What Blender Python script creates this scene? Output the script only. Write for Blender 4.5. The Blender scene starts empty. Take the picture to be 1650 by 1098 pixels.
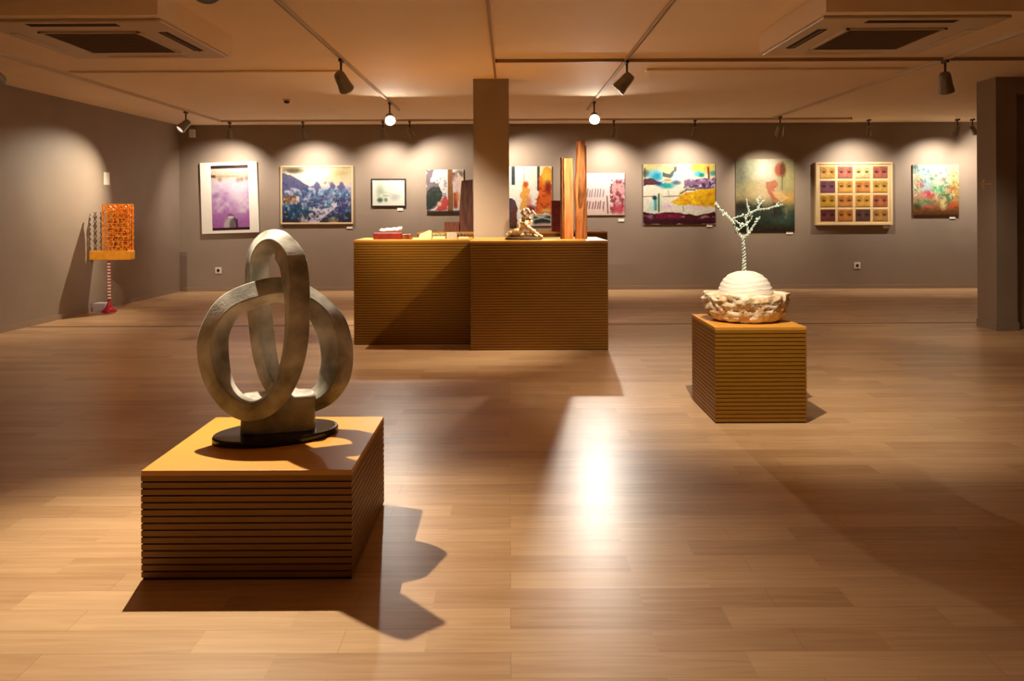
import bpy, bmesh, math, random
import numpy as np
from mathutils import Vector, Matrix, noise

random.seed(7)
S = bpy.context.scene
COL = S.collection
F = 1250.0                       # focal length in pixels of the 1650 px wide frame
VX, VY = 820.0, 337.0            # vanishing point of the room's depth direction
EYE = 1.4
ROLL = math.radians(0.25)
CEIL = 2.87
BACK = 13.4

def ray(px, py):
    dx, dy = px - VX, VY - py
    c, s = math.cos(-ROLL), math.sin(-ROLL)
    return (c*dx - s*dy, s*dx + c*dy)
def at(px, py, Y):
    dx, dy = ray(px, py)
    return Vector((dx/F*Y, Y, EYE + dy/F*Y))
def atz(px, py, z):
    dx, dy = ray(px, py)
    Y = (z - EYE)*F/dy
    return Vector((dx/F*Y, Y, z))

# ---------------------------------------------------------------- helpers
def tag(o, label=None, cat=None, group=None, kind=None):
    if label: o['label'] = label
    if cat: o['category'] = cat
    if group: o['group'] = group
    if kind: o['kind'] = kind
    return o
def thing(name, label, cat, loc=(0, 0, 0), rz=0.0, group=None):
    o = bpy.data.objects.new(name, None)
    o.empty_display_size = .05
    COL.objects.link(o)
    o.location = loc
    o.rotation_euler = (0, 0, rz)
    return tag(o, label, cat, group)
def obj(name, bm, m, parent=None, smooth=False, loc=None):
    me = bpy.data.meshes.new(name)
    bm.normal_update()
    bm.to_mesh(me); bm.free()
    if m: me.materials.append(m)
    if smooth:
        for p in me.polygons: p.use_smooth = True
    o = bpy.data.objects.new(name, me)
    COL.objects.link(o)
    if parent: o.parent = parent
    if loc is not None: o.location = loc
    return o
def box(bm, x0, x1, y0, y1, z0, z1, bev=0.0):
    vs = [bm.verts.new(p) for p in ((x0,y0,z0),(x1,y0,z0),(x1,y1,z0),(x0,y1,z0),(x0,y0,z1),(x1,y0,z1),(x1,y1,z1),(x0,y1,z1))]
    fs = [bm.faces.new([vs[i] for i in q]) for q in ((3,2,1,0),(4,5,6,7),(0,1,5,4),(1,2,6,5),(2,3,7,6),(3,0,4,7))]
    if bev > 0:
        es = list({e for f in fs for e in f.edges})
        bmesh.ops.bevel(bm, geom=es, offset=bev, segments=2, affect='EDGES', profile=.5)
    return bm
def boxm(*a, **k):
    return box(bmesh.new(), *a, **k)
def ring_sweep(bm, rings, closed=False, caps=True):
    R = [[bm.verts.new(p) for p in r] for r in rings]
    n = len(R[0]); m = len(R)
    for i in range(m if closed else m-1):
        a, b = R[i], R[(i+1) % m]
        for j in range(n):
            k = (j+1) % n
            bm.faces.new((a[j], a[k], b[k], b[j]))
    if caps and not closed:
        bm.faces.new(R[0][::-1]); bm.faces.new(R[-1])
    return bm
def tube(bm, pts, rads, seg=8):
    pts = [Vector(p) for p in pts]
    if not hasattr(rads, '__len__'): rads = [rads]*len(pts)
    rings = []
    up = Vector((0, 0, 1))
    t0 = (pts[1]-pts[0]).normalized()
    u = t0.cross(up)
    if u.length < .01: u = t0.cross(Vector((1, 0, 0)))
    u.normalize()
    for i, p in enumerate(pts):
        t = (pts[min(i+1, len(pts)-1)] - pts[max(i-1, 0)]).normalized()
        u = (u - t*u.dot(t)).normalized()
        v = t.cross(u)
        rings.append([p + (u*math.cos(a) + v*math.sin(a))*rads[i] for a in [2*math.pi*k/seg for k in range(seg)]])
    return ring_sweep(bm, rings)
def lathe(bm, prof, seg=24, c=(0, 0, 0), sx=1, sy=1):
    c = Vector(c)
    rings = [[c + Vector((r*sx*math.cos(a), r*sy*math.sin(a), z)) for a in [2*math.pi*k/seg for k in range(seg)]] for r, z in prof]
    return ring_sweep(bm, rings)
def prism(bm, poly, y0, y1):
    a = [bm.verts.new((x, y0, z)) for x, z in poly]
    b = [bm.verts.new((x, y1, z)) for x, z in poly]
    n = len(poly)
    bm.faces.new(a); bm.faces.new(b[::-1])
    for i in range(n):
        bm.faces.new((a[(i+1) % n], a[i], b[i], b[(i+1) % n]))
    bmesh.ops.recalc_face_normals(bm, faces=bm.faces)
    return bm
def xform(bm, M):
    bmesh.ops.transform(bm, matrix=M, verts=bm.verts); return bm
def ico(bm, c, r, sub=1):
    bmesh.ops.create_icosphere(bm, subdivisions=sub, radius=r, matrix=Matrix.Translation(Vector(c)))

# ---------------------------------------------------------------- materials
def srgb(r, g, b):
    f = lambda c: (c/255/12.92) if c/255 <= .04045 else ((c/255+.055)/1.055)**2.4
    return (f(r), f(g), f(b), 1)
def mat(name, color, rough=.6, metal=0.0, spec=.5, var=.0, scale=20, bump=0.0, bscale=60, stretch=(1, 1, 1), col2=None, emit=None, coat=0):
    m = bpy.data.materials.new(name); m.use_nodes = True
    nt = m.node_tree; b = nt.nodes['Principled BSDF']
    b.inputs['Roughness'].default_value = rough
    b.inputs['Metallic'].default_value = metal
    b.inputs['Specular IOR Level'].default_value = spec
    b.inputs['Coat Weight'].default_value = coat
    b.inputs['Base Color'].default_value = color
    tc = nt.nodes.new('ShaderNodeTexCoord'); mp = nt.nodes.new('ShaderNodeMapping')
    nt.links.new(tc.outputs['Object'], mp.inputs['Vector'])
    mp.inputs['Scale'].default_value = stretch
    if var or col2:
        n = nt.nodes.new('ShaderNodeTexNoise'); n.inputs['Scale'].default_value = scale
        n.inputs['Detail'].default_value = 5
        nt.links.new(mp.outputs['Vector'], n.inputs['Vector'])
        r = nt.nodes.new('ShaderNodeValToRGB')
        c2 = col2 or tuple(c*(1-var) for c in color[:3])+(1,)
        r.color_ramp.elements[0].position = .35; r.color_ramp.elements[1].position = .65
        r.color_ramp.elements[0].color = c2; r.color_ramp.elements[1].color = color
        nt.links.new(n.outputs['Fac'], r.inputs['Fac'])
        nt.links.new(r.outputs['Color'], b.inputs['Base Color'])
    if bump:
        n = nt.nodes.new('ShaderNodeTexNoise'); n.inputs['Scale'].default_value = bscale
        n.inputs['Detail'].default_value = 4
        nt.links.new(mp.outputs['Vector'], n.inputs['Vector'])
        bp = nt.nodes.new('ShaderNodeBump'); bp.inputs['Strength'].default_value = bump
        bp.inputs['Distance'].default_value = .01
        nt.links.new(n.outputs['Fac'], bp.inputs['Height'])
        nt.links.new(bp.outputs['Normal'], b.inputs['Normal'])
    if emit:
        b.inputs['Emission Color'].default_value = emit[0]
        b.inputs['Emission Strength'].default_value = emit[1]
    return m

def floor_mat():
    m = bpy.data.materials.new('laminate_floor'); m.use_nodes = True
    nt = m.node_tree; b = nt.nodes['Principled BSDF']; L = nt.links.new
    tc = nt.nodes.new('ShaderNodeTexCoord')
    def brick(w, h, off, mort):
        br = nt.nodes.new('ShaderNodeTexBrick')
        br.offset = off; br.offset_frequency = 2; br.squash = 1
        br.inputs['Scale'].default_value = 1
        br.inputs['Brick Width'].default_value = w
        br.inputs['Row Height'].default_value = h
        br.inputs['Mortar Size'].default_value = mort
        br.inputs['Mortar Smooth'].default_value = .1
        br.inputs['Bias'].default_value = 0
        br.inputs['Color1'].default_value = (0, 0, 0, 1)
        br.inputs['Color2'].default_value = (1, 1, 1, 1)
        br.inputs['Mortar'].default_value = (.5, .5, .5, 1)
        L(tc.outputs['Object'], br.inputs['Vector'])
        return br
    b1 = brick(.74, .136, .37, .0)
    b2 = brick(1.48, .136, .37, .0008)
    gr = nt.nodes.new('ShaderNodeTexNoise'); mp = nt.nodes.new('ShaderNodeMapping')
    mp.inputs['Scale'].default_value = (1.6, 26, 1)
    # shift the grain strip by strip
    ad = nt.nodes.new('ShaderNodeVectorMath'); ad.operation = 'MULTIPLY_ADD'
    L(b1.outputs['Color'], ad.inputs[0]); ad.inputs[1].default_value = (9, 9, 9)
    L(tc.outputs['Object'], ad.inputs[2])
    L(ad.outputs[0], mp.inputs['Vector']); L(mp.outputs[0], gr.inputs['Vector'])
    gr.inputs['Scale'].default_value = 1.5; gr.inputs['Detail'].default_value = 6; gr.inputs['Distortion'].default_value = .6
    r1 = nt.nodes.new('ShaderNodeValToRGB'); e = r1.color_ramp.elements
    e[0].position = 0; e[0].color = FLOOR_D; e[1].position = 1; e[1].color = FLOOR_L
    mx = nt.nodes.new('ShaderNodeMath'); mx.operation = 'MULTIPLY_ADD'; mx.inputs[1].default_value = .34
    L(b1.outputs['Color'], mx.inputs[0])
    g2 = nt.nodes.new('ShaderNodeMath'); g2.operation = 'MULTIPLY'; g2.inputs[1].default_value = .75
    L(gr.outputs['Fac'], g2.inputs[0]); L(g2.outputs[0], mx.inputs[2])
    m3 = nt.nodes.new('ShaderNodeMath'); m3.operation = 'MULTIPLY_ADD'; m3.inputs[1].default_value = .08
    L(b2.outputs['Color'], m3.inputs[0]); L(mx.outputs[0], m3.inputs[2])
    L(m3.outputs[0], r1.inputs['Fac'])
    dk = nt.nodes.new('ShaderNodeMix'); dk.data_type = 'RGBA'; dk.blend_type = 'MULTIPLY'
    L(r1.outputs['Color'], dk.inputs[6]); dk.inputs[7].default_value = (.55, .48, .4, 1)
    L(b2.outputs['Fac'], dk.inputs[0])
    L(dk.outputs[2], b.inputs['Base Color'])
    b.inputs['Roughness'].default_value = FLOOR_R
    b.inputs['Specular IOR Level'].default_value = .6
    bp = nt.nodes.new('ShaderNodeBump'); bp.inputs['Strength'].default_value = .05; bp.inputs['Distance'].default_value = .004
    L(gr.outputs['Fac'], bp.inputs['Height']); L(bp.outputs[0], b.inputs['Normal'])
    return m

FLOOR_D = srgb(148, 106, 66); FLOOR_L = srgb(222, 186, 144); FLOOR_R = .34
M = {}
M['floor'] = floor_mat()
M['wall'] = mat('taupe_wall_paint', srgb(150, 135, 121), .55, var=.05, scale=3, bump=.05, bscale=180, spec=.3)
M['walldark'] = mat('fill_cutting_wall', srgb(70, 60, 52), .6)  # dark tone set to lower the light bounced onto front faces
M['ceil'] = mat('ceiling_paint', srgb(246, 224, 192), .8, var=.03, scale=2, bump=.03, bscale=120, spec=.2)
M['skirt'] = mat('skirting_paint', srgb(150, 130, 112), .5)
M['slat'] = mat('ochre_slatted_board', srgb(148, 100, 24), .5, var=.12, scale=9, stretch=(1, 1, 14), spec=.35)
M['core'] = mat('dark_groove_backing', srgb(60, 34, 10), .8)
M['top'] = mat('ochre_plain_board', srgb(212, 152, 62), .42, var=.08, scale=6, stretch=(2, 12, 2), spec=.4)
M['track'] = mat('track_enamel', srgb(206, 188, 162), .45)
M['trunk'] = mat('duct_brown_and_track_shade', srgb(160, 124, 86), .55)  # duct colour, also the painted shade of the crossing track
M['lampgrey'] = mat('lamp_head_grey', srgb(128, 120, 106), .4, metal=.3)
M['lampdark'] = mat('lamp_arm_brown', srgb(74, 54, 40), .5, metal=.2)
M['lens'] = mat('lamp_lens', (.8, .75, .65, 1), .2, emit=((1, .86, .68, 1), .6))
M['lensbright'] = mat('lamp_lens_bright', (.8, .75, .65, 1), .2, emit=((1, .92, .8, 1), 220))
M['acbody'] = mat('air_unit_plastic', srgb(205, 182, 150), .5)
M['acdark'] = mat('air_unit_dark', srgb(40, 26, 18), .8)
M['acgrille'] = mat('air_unit_grille', srgb(112, 88, 60), .7)
M['white'] = mat('white_card', srgb(240, 236, 226), .6)
M['plastic'] = mat('white_plastic', srgb(225, 220, 208), .4)
M['black'] = mat('black_plastic', srgb(24, 22, 22), .35)
M['marble'] = mat('grey_veined_stone', srgb(222, 220, 212), .36, col2=srgb(122, 118, 106), scale=6, bump=.12, bscale=90, stretch=(1, 1, 1))
M['blackstone'] = mat('black_polished_stone', srgb(30, 28, 28), .18, var=.4, scale=30)
M['plaster'] = mat('white_plaster', srgb(236, 230, 220), .75, var=.10, scale=14, bump=.5, bscale=26, stretch=(1, 1, 5))
M['rock'] = mat('crumpled_white_tan_rock', srgb(244, 232, 210), .8, col2=srgb(196, 156, 104), scale=17, bump=.9, bscale=40)
M['branch'] = mat('pale_green_wire', srgb(196, 214, 204), .5)
M['orange'] = mat('orange_glazed_wood', srgb(238, 150, 34), .45, col2=srgb(206, 104, 12), scale=26)
M['tray'] = mat('bright_orange_tray', srgb(240, 160, 40), .4, var=.15, scale=16)
M['shadowbar'] = mat('dark_shadow_bar', srgb(104, 84, 62), .6, var=.3, scale=26)  # dark colour stands in for shade
M['red'] = mat('red_lacquer', srgb(170, 18, 34), .3, var=.1, scale=9)
M['bead_w'] = mat('white_bead', srgb(236, 224, 220), .3)
M['darkred'] = mat('dark_red_wood', srgb(122, 24, 14), .45, col2=srgb(84, 14, 8), scale=12)
M['mahog'] = mat('dark_mahogany', srgb(124, 58, 20), .4, col2=srgb(66, 26, 10), scale=5, stretch=(9, 9, 1))
M['mahog2'] = mat('reddish_mahogany', srgb(150, 76, 34), .4, col2=srgb(104, 46, 16), scale=6, stretch=(9, 9, 1))
M['plank'] = mat('light_cedar_plank', srgb(226, 160, 104), .5, col2=srgb(196, 122, 66), scale=4, stretch=(8, 8, .8))
M['plankedge'] = mat('cedar_dark_edge', srgb(126, 76, 40), .7, var=.35, scale=14)
M['knot'] = mat('cedar_knot', srgb(140, 84, 40), .6, col2=srgb(182, 116, 62), scale=9, stretch=(4, 4, 1))
M['drift'] = mat('bleached_driftwood', srgb(226, 206, 178), .6, col2=srgb(170, 140, 104), scale=16, bump=.4, bscale=40)
M['driftbase'] = mat('driftwood_base', srgb(84, 62, 34), .6, var=.35, scale=20)
M['cream'] = mat('cream_plaster', srgb(240, 214, 160), .6, var=.12, scale=30)
M['greyslab'] = mat('grey_relief_stone', srgb(178, 166, 150), .7, var=.3, scale=60)
M['olive'] = mat('olive_relief', srgb(120, 112, 62), .7, var=.4, scale=70)
M['brownslab'] = mat('brown_relief', srgb(84, 56, 26), .6, var=.4, scale=60)
M['gold'] = mat('gold_sign', srgb(160, 122, 50), .35, metal=.6)
M['steel'] = mat('threshold_strip', srgb(96, 70, 46), .4, metal=.4)
M['frameblack'] = mat('black_frame', srgb(34, 28, 26), .4)
M['framewood'] = mat('pale_wood_frame', srgb(214, 190, 152), .5, var=.1, scale=8)
M['boxframe'] = mat('cream_box_frame', srgb(232, 206, 156), .55, var=.05, scale=8)
M['canvas_edge'] = mat('raw_canvas_edge', srgb(96, 78, 62), .8)
M['canvas_dark'] = mat('painted_dark_edge', srgb(60, 42, 30), .8)
M['lilac'] = mat('lilac_white_block', srgb(196, 180, 196), .6)

def art_material():
    m = bpy.data.materials.new('painted_surface'); m.use_nodes = True
    nt = m.node_tree; b = nt.nodes['Principled BSDF']
    a = nt.nodes.new('ShaderNodeVertexColor'); a.layer_name = 'paint'
    nt.links.new(a.outputs['Color'], b.inputs['Base Color'])
    b.inputs['Roughness'].default_value = .55
    b.inputs['Specular IOR Level'].default_value = .3
    return m
M['art'] = art_material()

# ---------------------------------------------------------------- camera
cam = bpy.data.cameras.new('camera'); co = bpy.data.objects.new('camera', cam); COL.objects.link(co)
cam.sensor_width = 36; cam.lens = F/1650*36
cam.shift_x = (825-VX)/1650; cam.shift_y = (VY-549)/1650
co.matrix_world = Matrix.Translation((0, 0, EYE)) @ Matrix.Rotation(math.pi/2, 4, 'X') @ Matrix.Rotation(-ROLL, 4, 'Z')
S.camera = co

# ---------------------------------------------------------------- room
XL, XR, YF = -5.69, 8.3, -3.2
def wallx(y): return XL - .034*(BACK-y)      # the left wall runs slightly askew
def struct(name, bm, m, label=None, parent=None, smooth=False):
    o = obj(name, bm, m, parent, smooth)
    if not parent:
        o['kind'] = 'structure'
    if label: o['label'] = label
    return o
struct('floor', boxm(XL-.9, XR+.2, YF-.2, BACK+.2, -.1, 0), M['floor'], 'light brown laminate strip floor of the gallery')
struct('ceiling', boxm(XL-.9, XR+.2, YF-.2, BACK+.2, CEIL, CEIL+.1), M['ceil'], 'cream painted ceiling of the gallery')
struct('wall_back', boxm(XL-.2, XR+.2, BACK, BACK+.2, 0, CEIL), M['wall'], 'long taupe wall hung with paintings')
def skewbox(x_in, x_out, y0, y1, z0, z1):
    b = bmesh.new()
    q = [(wallx(y0)+x_out, y0), (wallx(y0)+x_in, y0), (wallx(y1)+x_in, y1), (wallx(y1)+x_out, y1)]
    lo = [b.verts.new((x, y, z0)) for x, y in q]; hi = [b.verts.new((x, y, z1)) for x, y in q]
    b.faces.new(lo[::-1]); b.faces.new(hi)
    for k in range(4):
        l = (k+1) % 4
        b.faces.new((lo[k], lo[l], hi[l], hi[k]))
    return b
struct('wall_left', skewbox(0, -.2, YF, BACK, 0, CEIL), M['wall'], 'taupe wall behind the orange carved sculpture')
struct('wall_right', boxm(XR, XR+.2, YF, BACK, 0, CEIL), M['wall'], 'taupe wall beyond the pillar')
struct('wall_front', boxm(XL-.9, XR+.2, YF-.2, YF, 0, CEIL), M['walldark'], 'unseen wall behind the viewer, darkened to cut the front fill light')
struct('baseboard_back', boxm(XL+.015, XR-.015, BACK-.015, BACK, 0, .07, bev=.003), M['skirt'], 'low skirting under the paintings')
struct('baseboard_left', skewbox(.015, 0, YF+.015, BACK-.016, 0, .07), M['skirt'], 'low skirting below the sculpture wall')
# central column
cl = at(763, 300, 8.75).x; cr = at(820.5, 300, 8.75).x
struct('wall_middle_column', boxm(cl, cr, 8.75, 8.75+(cr-cl), 0, CEIL), M['wall'], 'square taupe column rising behind the counters')
# right pillar and the wall running on from it
px1 = 5.51; yf = 8.77
bm = boxm(px1, px1+.235, yf, yf+.36, 0, CEIL)
struct('wall_right_pillar', bm, M['wall'], 'taupe pillar with a small gold sign on its side')
struct('wall_right_partition', boxm(px1+.235, XR, yf+.14, yf+.34, 0, CEIL), M['wall'], 'taupe partition running on beyond the pillar')
struct('wall_right_header', boxm(px1+.235, XR, yf, yf+.14, 2.68, CEIL), M['wall'], 'taupe header above the partition')
struct('baseboard_pillar', boxm(px1-.015, px1+.25, yf-.015, yf+.36, 0, .09, bev=.003), M['wall'], 'skirting around the pillar foot')
# threshold strip in the floor
struct('trim_1', boxm(wallx(9.36)+.02, XR, 9.36, 9.385, 0, .003), M['steel'], 'thin metal joint strip across the floor')
# ceiling joint running towards the column
struct('trim_2', boxm(-.155, -.132, 1.0, 8.75, CEIL-.02, CEIL), M['trunk'], 'brown cable duct on the ceiling running to the column')
# transverse battens of the ceiling
struct('trim_3', boxm(-4.62, -1.75, 8.15, 8.29, CEIL-.022, CEIL, bev=.008), M['ceil'], 'shallow batten across the ceiling on the left')
struct('trim_4', boxm(1.45, 4.2, 8.15, 8.29, CEIL-.022, CEIL, bev=.008), M['ceil'], 'shallow batten across the ceiling on the right')

# ---------------------------------------------------------------- lighting tracks
def track(label, x0, y0, x1, y1, m=None):
    w = .0145
    if abs(x1-x0) < abs(y1-y0): a = (x0-w, x0+w, y0, y1)
    else: a = (x0, x1, y0-w, y0+w)
    t = thing('lighting_track', label, 'lighting track', ((a[0]+a[1])/2, (a[2]+a[3])/2, CEIL), group='ceiling lighting tracks')
    cx, cy = (a[0]+a[1])/2, (a[2]+a[3])/2
    hx, hy = (a[1]-a[0])/2, (a[3]-a[2])/2
    b = bmesh.new()
    long_y = hy > hx
    if long_y:
        box(b, -hx, -hx+.009, -hy, hy, -.03, 0); box(b, hx-.009, hx, -hy, hy, -.03, 0); box(b, -hx+.009, hx-.009, -hy, hy, -.008, 0)
    else:
        box(b, -hx, hx, -hy, -hy+.009, -.03, 0); box(b, -hx, hx, hy-.009, hy, -.03, 0); box(b, -hx, hx, -hy+.009, hy-.009, -.008, 0)
    obj('rail', b, m or M['track'], t)
    for s in (-1, 1):
        e = boxm(-hx-.001, hx+.001, s*hy-.006, s*hy+.006, -.031, 0) if long_y else boxm(s*hx-.006, s*hx+.006, -hy-.001, hy+.001, -.031, 0)
        obj('end_cap', e, M['lampdark'], t)
    return t
T1, T2, TL, TR, TB = -1.60, 1.155, -4.70, 4.28, 12.67
track('cream ceiling track whose spotlights hang left of the column, in front of the counters', T1, 1.0, T1, 11.3)
track('cream ceiling track with the brightest lamp at its far end', T2, 1.0, T2, 11.3)
track('cream ceiling track running close along the left wall', TL, 2.0, TL, 12.6)
track('cream ceiling track running past the pillar on the right', TR, 2.0, TR, 12.5)
track('long ceiling track parallel to the picture wall carrying the picture lights', TL+.02, TB, 5.6, TB)
track('ceiling track crossing from the column towards the pillar, its shade painted brown', -.12, 7.62, 7.4, 7.62, M['trunk'])  # brown colour stands in for shade on a pale track

# ---------------------------------------------------------------- spotlights
LC = (1.0, .83, .60)
def spotlight(label, x, y, target, power, ang=60, blend=.6, bright=False, soft=.03, length=.2, rad=.072, drop=.18, group='track spotlights', color=LC, sc=1.0):
    t = thing('track_spotlight', label, 'spotlight', (x, y, CEIL-.03), group=group)
    tgt = Vector(target) - Vector((x, y, CEIL-.03))
    piv = Vector((0, 0, -drop))
    d = (tgt - piv).normalized()
    b = boxm(-.016, .016, -.05, .05, -.028, 0, bev=.004)
    obj('adapter', b, M['lampdark'], t)
    b = bmesh.new(); tube(b, [(0, 0, -.02), (0, 0, -drop*.55), (0, 0, -drop+.02)], [.012, .010, .012], 8)
    # fork
    obj('arm', b, M['lampdark'], t)
    # head, a lathe about d
    q = Vector((0, 0, 1)).rotation_difference(d).to_matrix().to_4x4()
    h = length; r = rad
    prof = [(.0, -.30*h), (.55*r, -.30*h), (.72*r, -.22*h), (.80*r, -.02*h), (.86*r, .30*h), (1.0*r, .60*h), (1.03*r, .70*h), (.95*r, .70*h), (.90*r, .55*h), (.55*r, .50*h), (0, .50*h)]
    prof = [(max(a, .0005), z) for a, z in prof]
    b = bmesh.new(); lathe(b, prof, 20)
    xform(b, Matrix.Translation(piv) @ q)
    hd = obj('lamp_head', b, M['lampgrey'], t, smooth=False)
    for p in hd.data.polygons: p.use_smooth = True
    b = bmesh.new(); lathe(b, [(.0005, .56*h), (.82*r, .56*h), (.82*r, .60*h), (.0005, .62*h)], 20)
    xform(b, Matrix.Translation(piv) @ q)
    obj('lens', b, M['lensbright'] if bright else M['lens'], hd)
    li = bpy.data.lights.new('spotlight_beam', 'SPOT')
    li.energy = power; li.color = color; li.spot_size = math.radians(ang); li.spot_blend = blend; li.shadow_soft_size = soft
    lo = bpy.data.objects.new('spotlight_beam', li); COL.objects.link(lo)
    lo.parent = t
    lo.location = piv + d*(.70*h + soft + .004)
    lo.rotation_euler = Vector((0, 0, -1)).rotation_difference(d).to_euler()
    return t
PW = 1.0
# pedestal lights just above the frame
spotlight('spotlight above and behind the interlocked stone rings', -1.63, 4.2, (-1.15, 2.7, .3), 370*PW, 88, 1.0, soft=.012, drop=.17)
spotlight('spotlight above the white rock bowl and branch', 1.13, 4.14, (1.80, 5.45, .8), 225*PW, 88, 1.0, soft=.02, drop=.10)
spotlight('grey spotlight on the track left of the column, pointed down at the counters', T1, 7.42, (-1.0, 9.1, 1.0), 460*PW, 72, 1.0)
spotlight('shining spotlight facing the room at the far end of the track left of the column', T1, 10.45, (-.45, 4.9, 0), 50*PW, 58, 1.0, bright=True, soft=.04, color=(1, .91, .78), drop=.2)
spotlight('grey spotlight right of the column turned down towards the counter front', T2, 7.55, (-.95, 7.98, .25), 290*PW, 76, .9, soft=.015)
spotlight('brightest spotlight, glaring straight at the room above the tall wooden planks', T2, 10.45, (.72, 4.4, 0), 175*PW, 74, 1.0, bright=True, soft=.03, color=(1, .91, .78), drop=.2)
spotlight('spotlight cut by the edge of the view near the left wall', TL, 7.05, (-5.4, 10.75, 1.15), 260*PW, 34, .9, soft=.015)
spotlight('spotlight in the far left corner lighting the orange carved sculpture', TL, 11.3, (XL+.05, 10.1, 1.25), 240*PW, 84, 1.0, soft=.012)
spotlight('grey spotlight on the right hand track by the pillar, turned down to the floor', TR, 7.6, (4.9, 8.4, .9), 40*PW, 76, .9)
spotlight('dark spotlight above the painting of a figure in a misty wood', at(1257, 188, 12.2).x, 12.2, (at(1232, 300, BACK).x, BACK, 1.6), 110*PW, 70, .8)
EXTRA = []
# picture lights on the back track: fixture pixel x, target pixel x, power
pic = [(370, 368, 'first picture light from the left corner, above the lilac print', 110),
       (488, 508, 'picture light above the blue landscape painting', 110),
       (617, 626, 'picture light above the small black framed drawing', 95),
       (660, 722, 'picture light turned towards the canvas with the red patch', 105),
       (800, 858, 'added picture light mostly behind the column, above the yellow and orange canvas', 110),  # hidden lamp added so this canvas has its own beam
       (989, 972, 'picture light beside the brightest lamp, above the pale pink canvas', 110),
       (1120, 1094, 'picture light above the colourful abstract canvas', 110),
       (1400, 1376, 'added picture light above the box of sixteen eye pictures', 90),  # lamp added to light the box, no fixture known here
       (1543, 1508, 'picture light above the small floral canvas', 120),
       (1567, 1640, 'picture light at the end of the back track, beside the pillar', 80)]
for fx, tx, lab, pw in pic:
    x = at(fx, 192, TB).x
    spotlight(lab, x, TB, (at(tx, 290, BACK).x, BACK, 1.62), 0.84*pw*PW, 122, 1.0, soft=.02, length=.16, rad=.05, drop=.16, group='picture lights on the back track', color=(1, .86, .70))

# ---------------------------------------------------------------- air conditioners in dropped boxes
def cassette(label, x0, x1, y0, y1, cx, slotside):
    zb = CEIL-.166
    sb = struct('trim_5' if slotside > 0 else 'trim_6', boxm(x0, x1, y0, y1, zb, CEIL, bev=.004), M['ceil'], 'dropped plaster box around the air conditioner near the ' + ('left' if slotside > 0 else 'right') + ' side')
    cy = 5.90
    t = thing('ceiling_air_conditioner', label, 'air conditioner', (cx, cy, zb), group='ceiling cassette air conditioners')
    h = .64
    b = bmesh.new()
    box(b, -h, h, -h, h, -.022, 0, bev=.008)
    obj('panel', b, M['acbody'], t)
    g = .34
    b = bmesh.new()
    box(b, -g, g, -g, g, -.030, -.022)
    for i in range(17):
        yy = -g + .02 + i*(2*g-.04)/16
        box(b, -g+.02, g-.02, yy-.007, yy+.007, -.036, -.030)
    obj('intake_grille', b, M['acgrille'], t)
    b = bmesh.new()
    for a in (-1, 1):
        box(b, -g-.02, g+.02, a*(g+.01)-.01, a*(g+.01)+.01, -.034, -.022)
        box(b, a*(g+.01)-.01, a*(g+.01)+.01, -g-.02, g+.02, -.034, -.022)
    obj('grille_rim', b, M['acbody'], t)
    s = slotside
    obj('air_outlet', boxm(-.31, .31, -h+.055, -h+.125, -.0245, -.021), M['acdark'], t)
    e = obj('air_outlet', boxm(h-.155 if s > 0 else -h+.085, h-.085 if s > 0 else -h+.155, -.33, .33, -.0245, -.021), M['acdark'], t)
    obj('louvre', boxm(s*(h-.12)-.006, s*(h-.12)+.006, -.33, .33, -.030, -.0245), M['acgrille'], e)
    obj('louvre', boxm(-s*(h-.078)-.03, -s*(h-.078)+.03, -.31, .31, -.026, -.022), M['acbody'], t)
    obj('louvre', boxm(-.31, .31, h-.108, h-.048, -.026, -.022), M['acbody'], t)
cassette('air conditioner in the ceiling box near the left wall, dark slots facing front and right', -3.66, -2.335, 5.17, 6.56, -3.0, 1)
cassette('air conditioner in the ceiling box on the right, dark slots facing front and left', 2.12, 3.50, 5.17, 6.56, 2.78, -1)

# ---------------------------------------------------------------- slatted furniture
def slat_block(name, label, cat, x0, x1, y0, y1, h, pitch=.026, gap=.006, rz=0, group=None, plinth=.0):
    cx, cy = (x0+x1)/2, (y0+y1)/2
    t = thing(name, label, cat, (cx, cy, 0), rz, group)
    hx, hy = (x1-x0)/2, (y1-y0)/2
    d = .0045
    b = boxm(-hx+d, hx-d, -hy+d, hy-d, 0.0, h-.02)
    obj('groove_backing', b, M['core'], t)
    b = bmesh.new()
    ztop = h-.020
    n = int((ztop-.004)/pitch)
    p = (ztop-.004)/n
    for i in range(n):
        z0 = .004 + i*p + gap
        z1 = .004 + (i+1)*p
        # a rectangular hoop of slat around the core
        o = [(-hx, -hy), (hx, -hy), (hx, hy), (-hx, hy)]
        q = [(-hx+d, -hy+d), (hx-d, -hy+d), (hx-d, hy-d), (-hx+d, hy-d)]
        vo0 = [b.verts.new((x, y, z0)) for x, y in o]; vo1 = [b.verts.new((x, y, z1)) for x, y in o]
        vi0 = [b.verts.new((x, y, z0)) for x, y in q]; vi1 = [b.verts.new((x, y, z1)) for x, y in q]
        for k in range(4):
            l = (k+1) % 4
            b.faces.new((vo0[k], vo0[l], vo1[l], vo1[k]))
            b.faces.new((vo1[k], vo1[l], vi1[l], vi1[k]))
            b.faces.new((vo0[l], vo0[k], vi0[k], vi0[l]))
    obj('slatted_sides', b, M['slat'], t)
    obj('top_board', boxm(-hx, hx, -hy, hy, h-.02, h, bev=.0015), M['top'], t)
    return t
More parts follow.
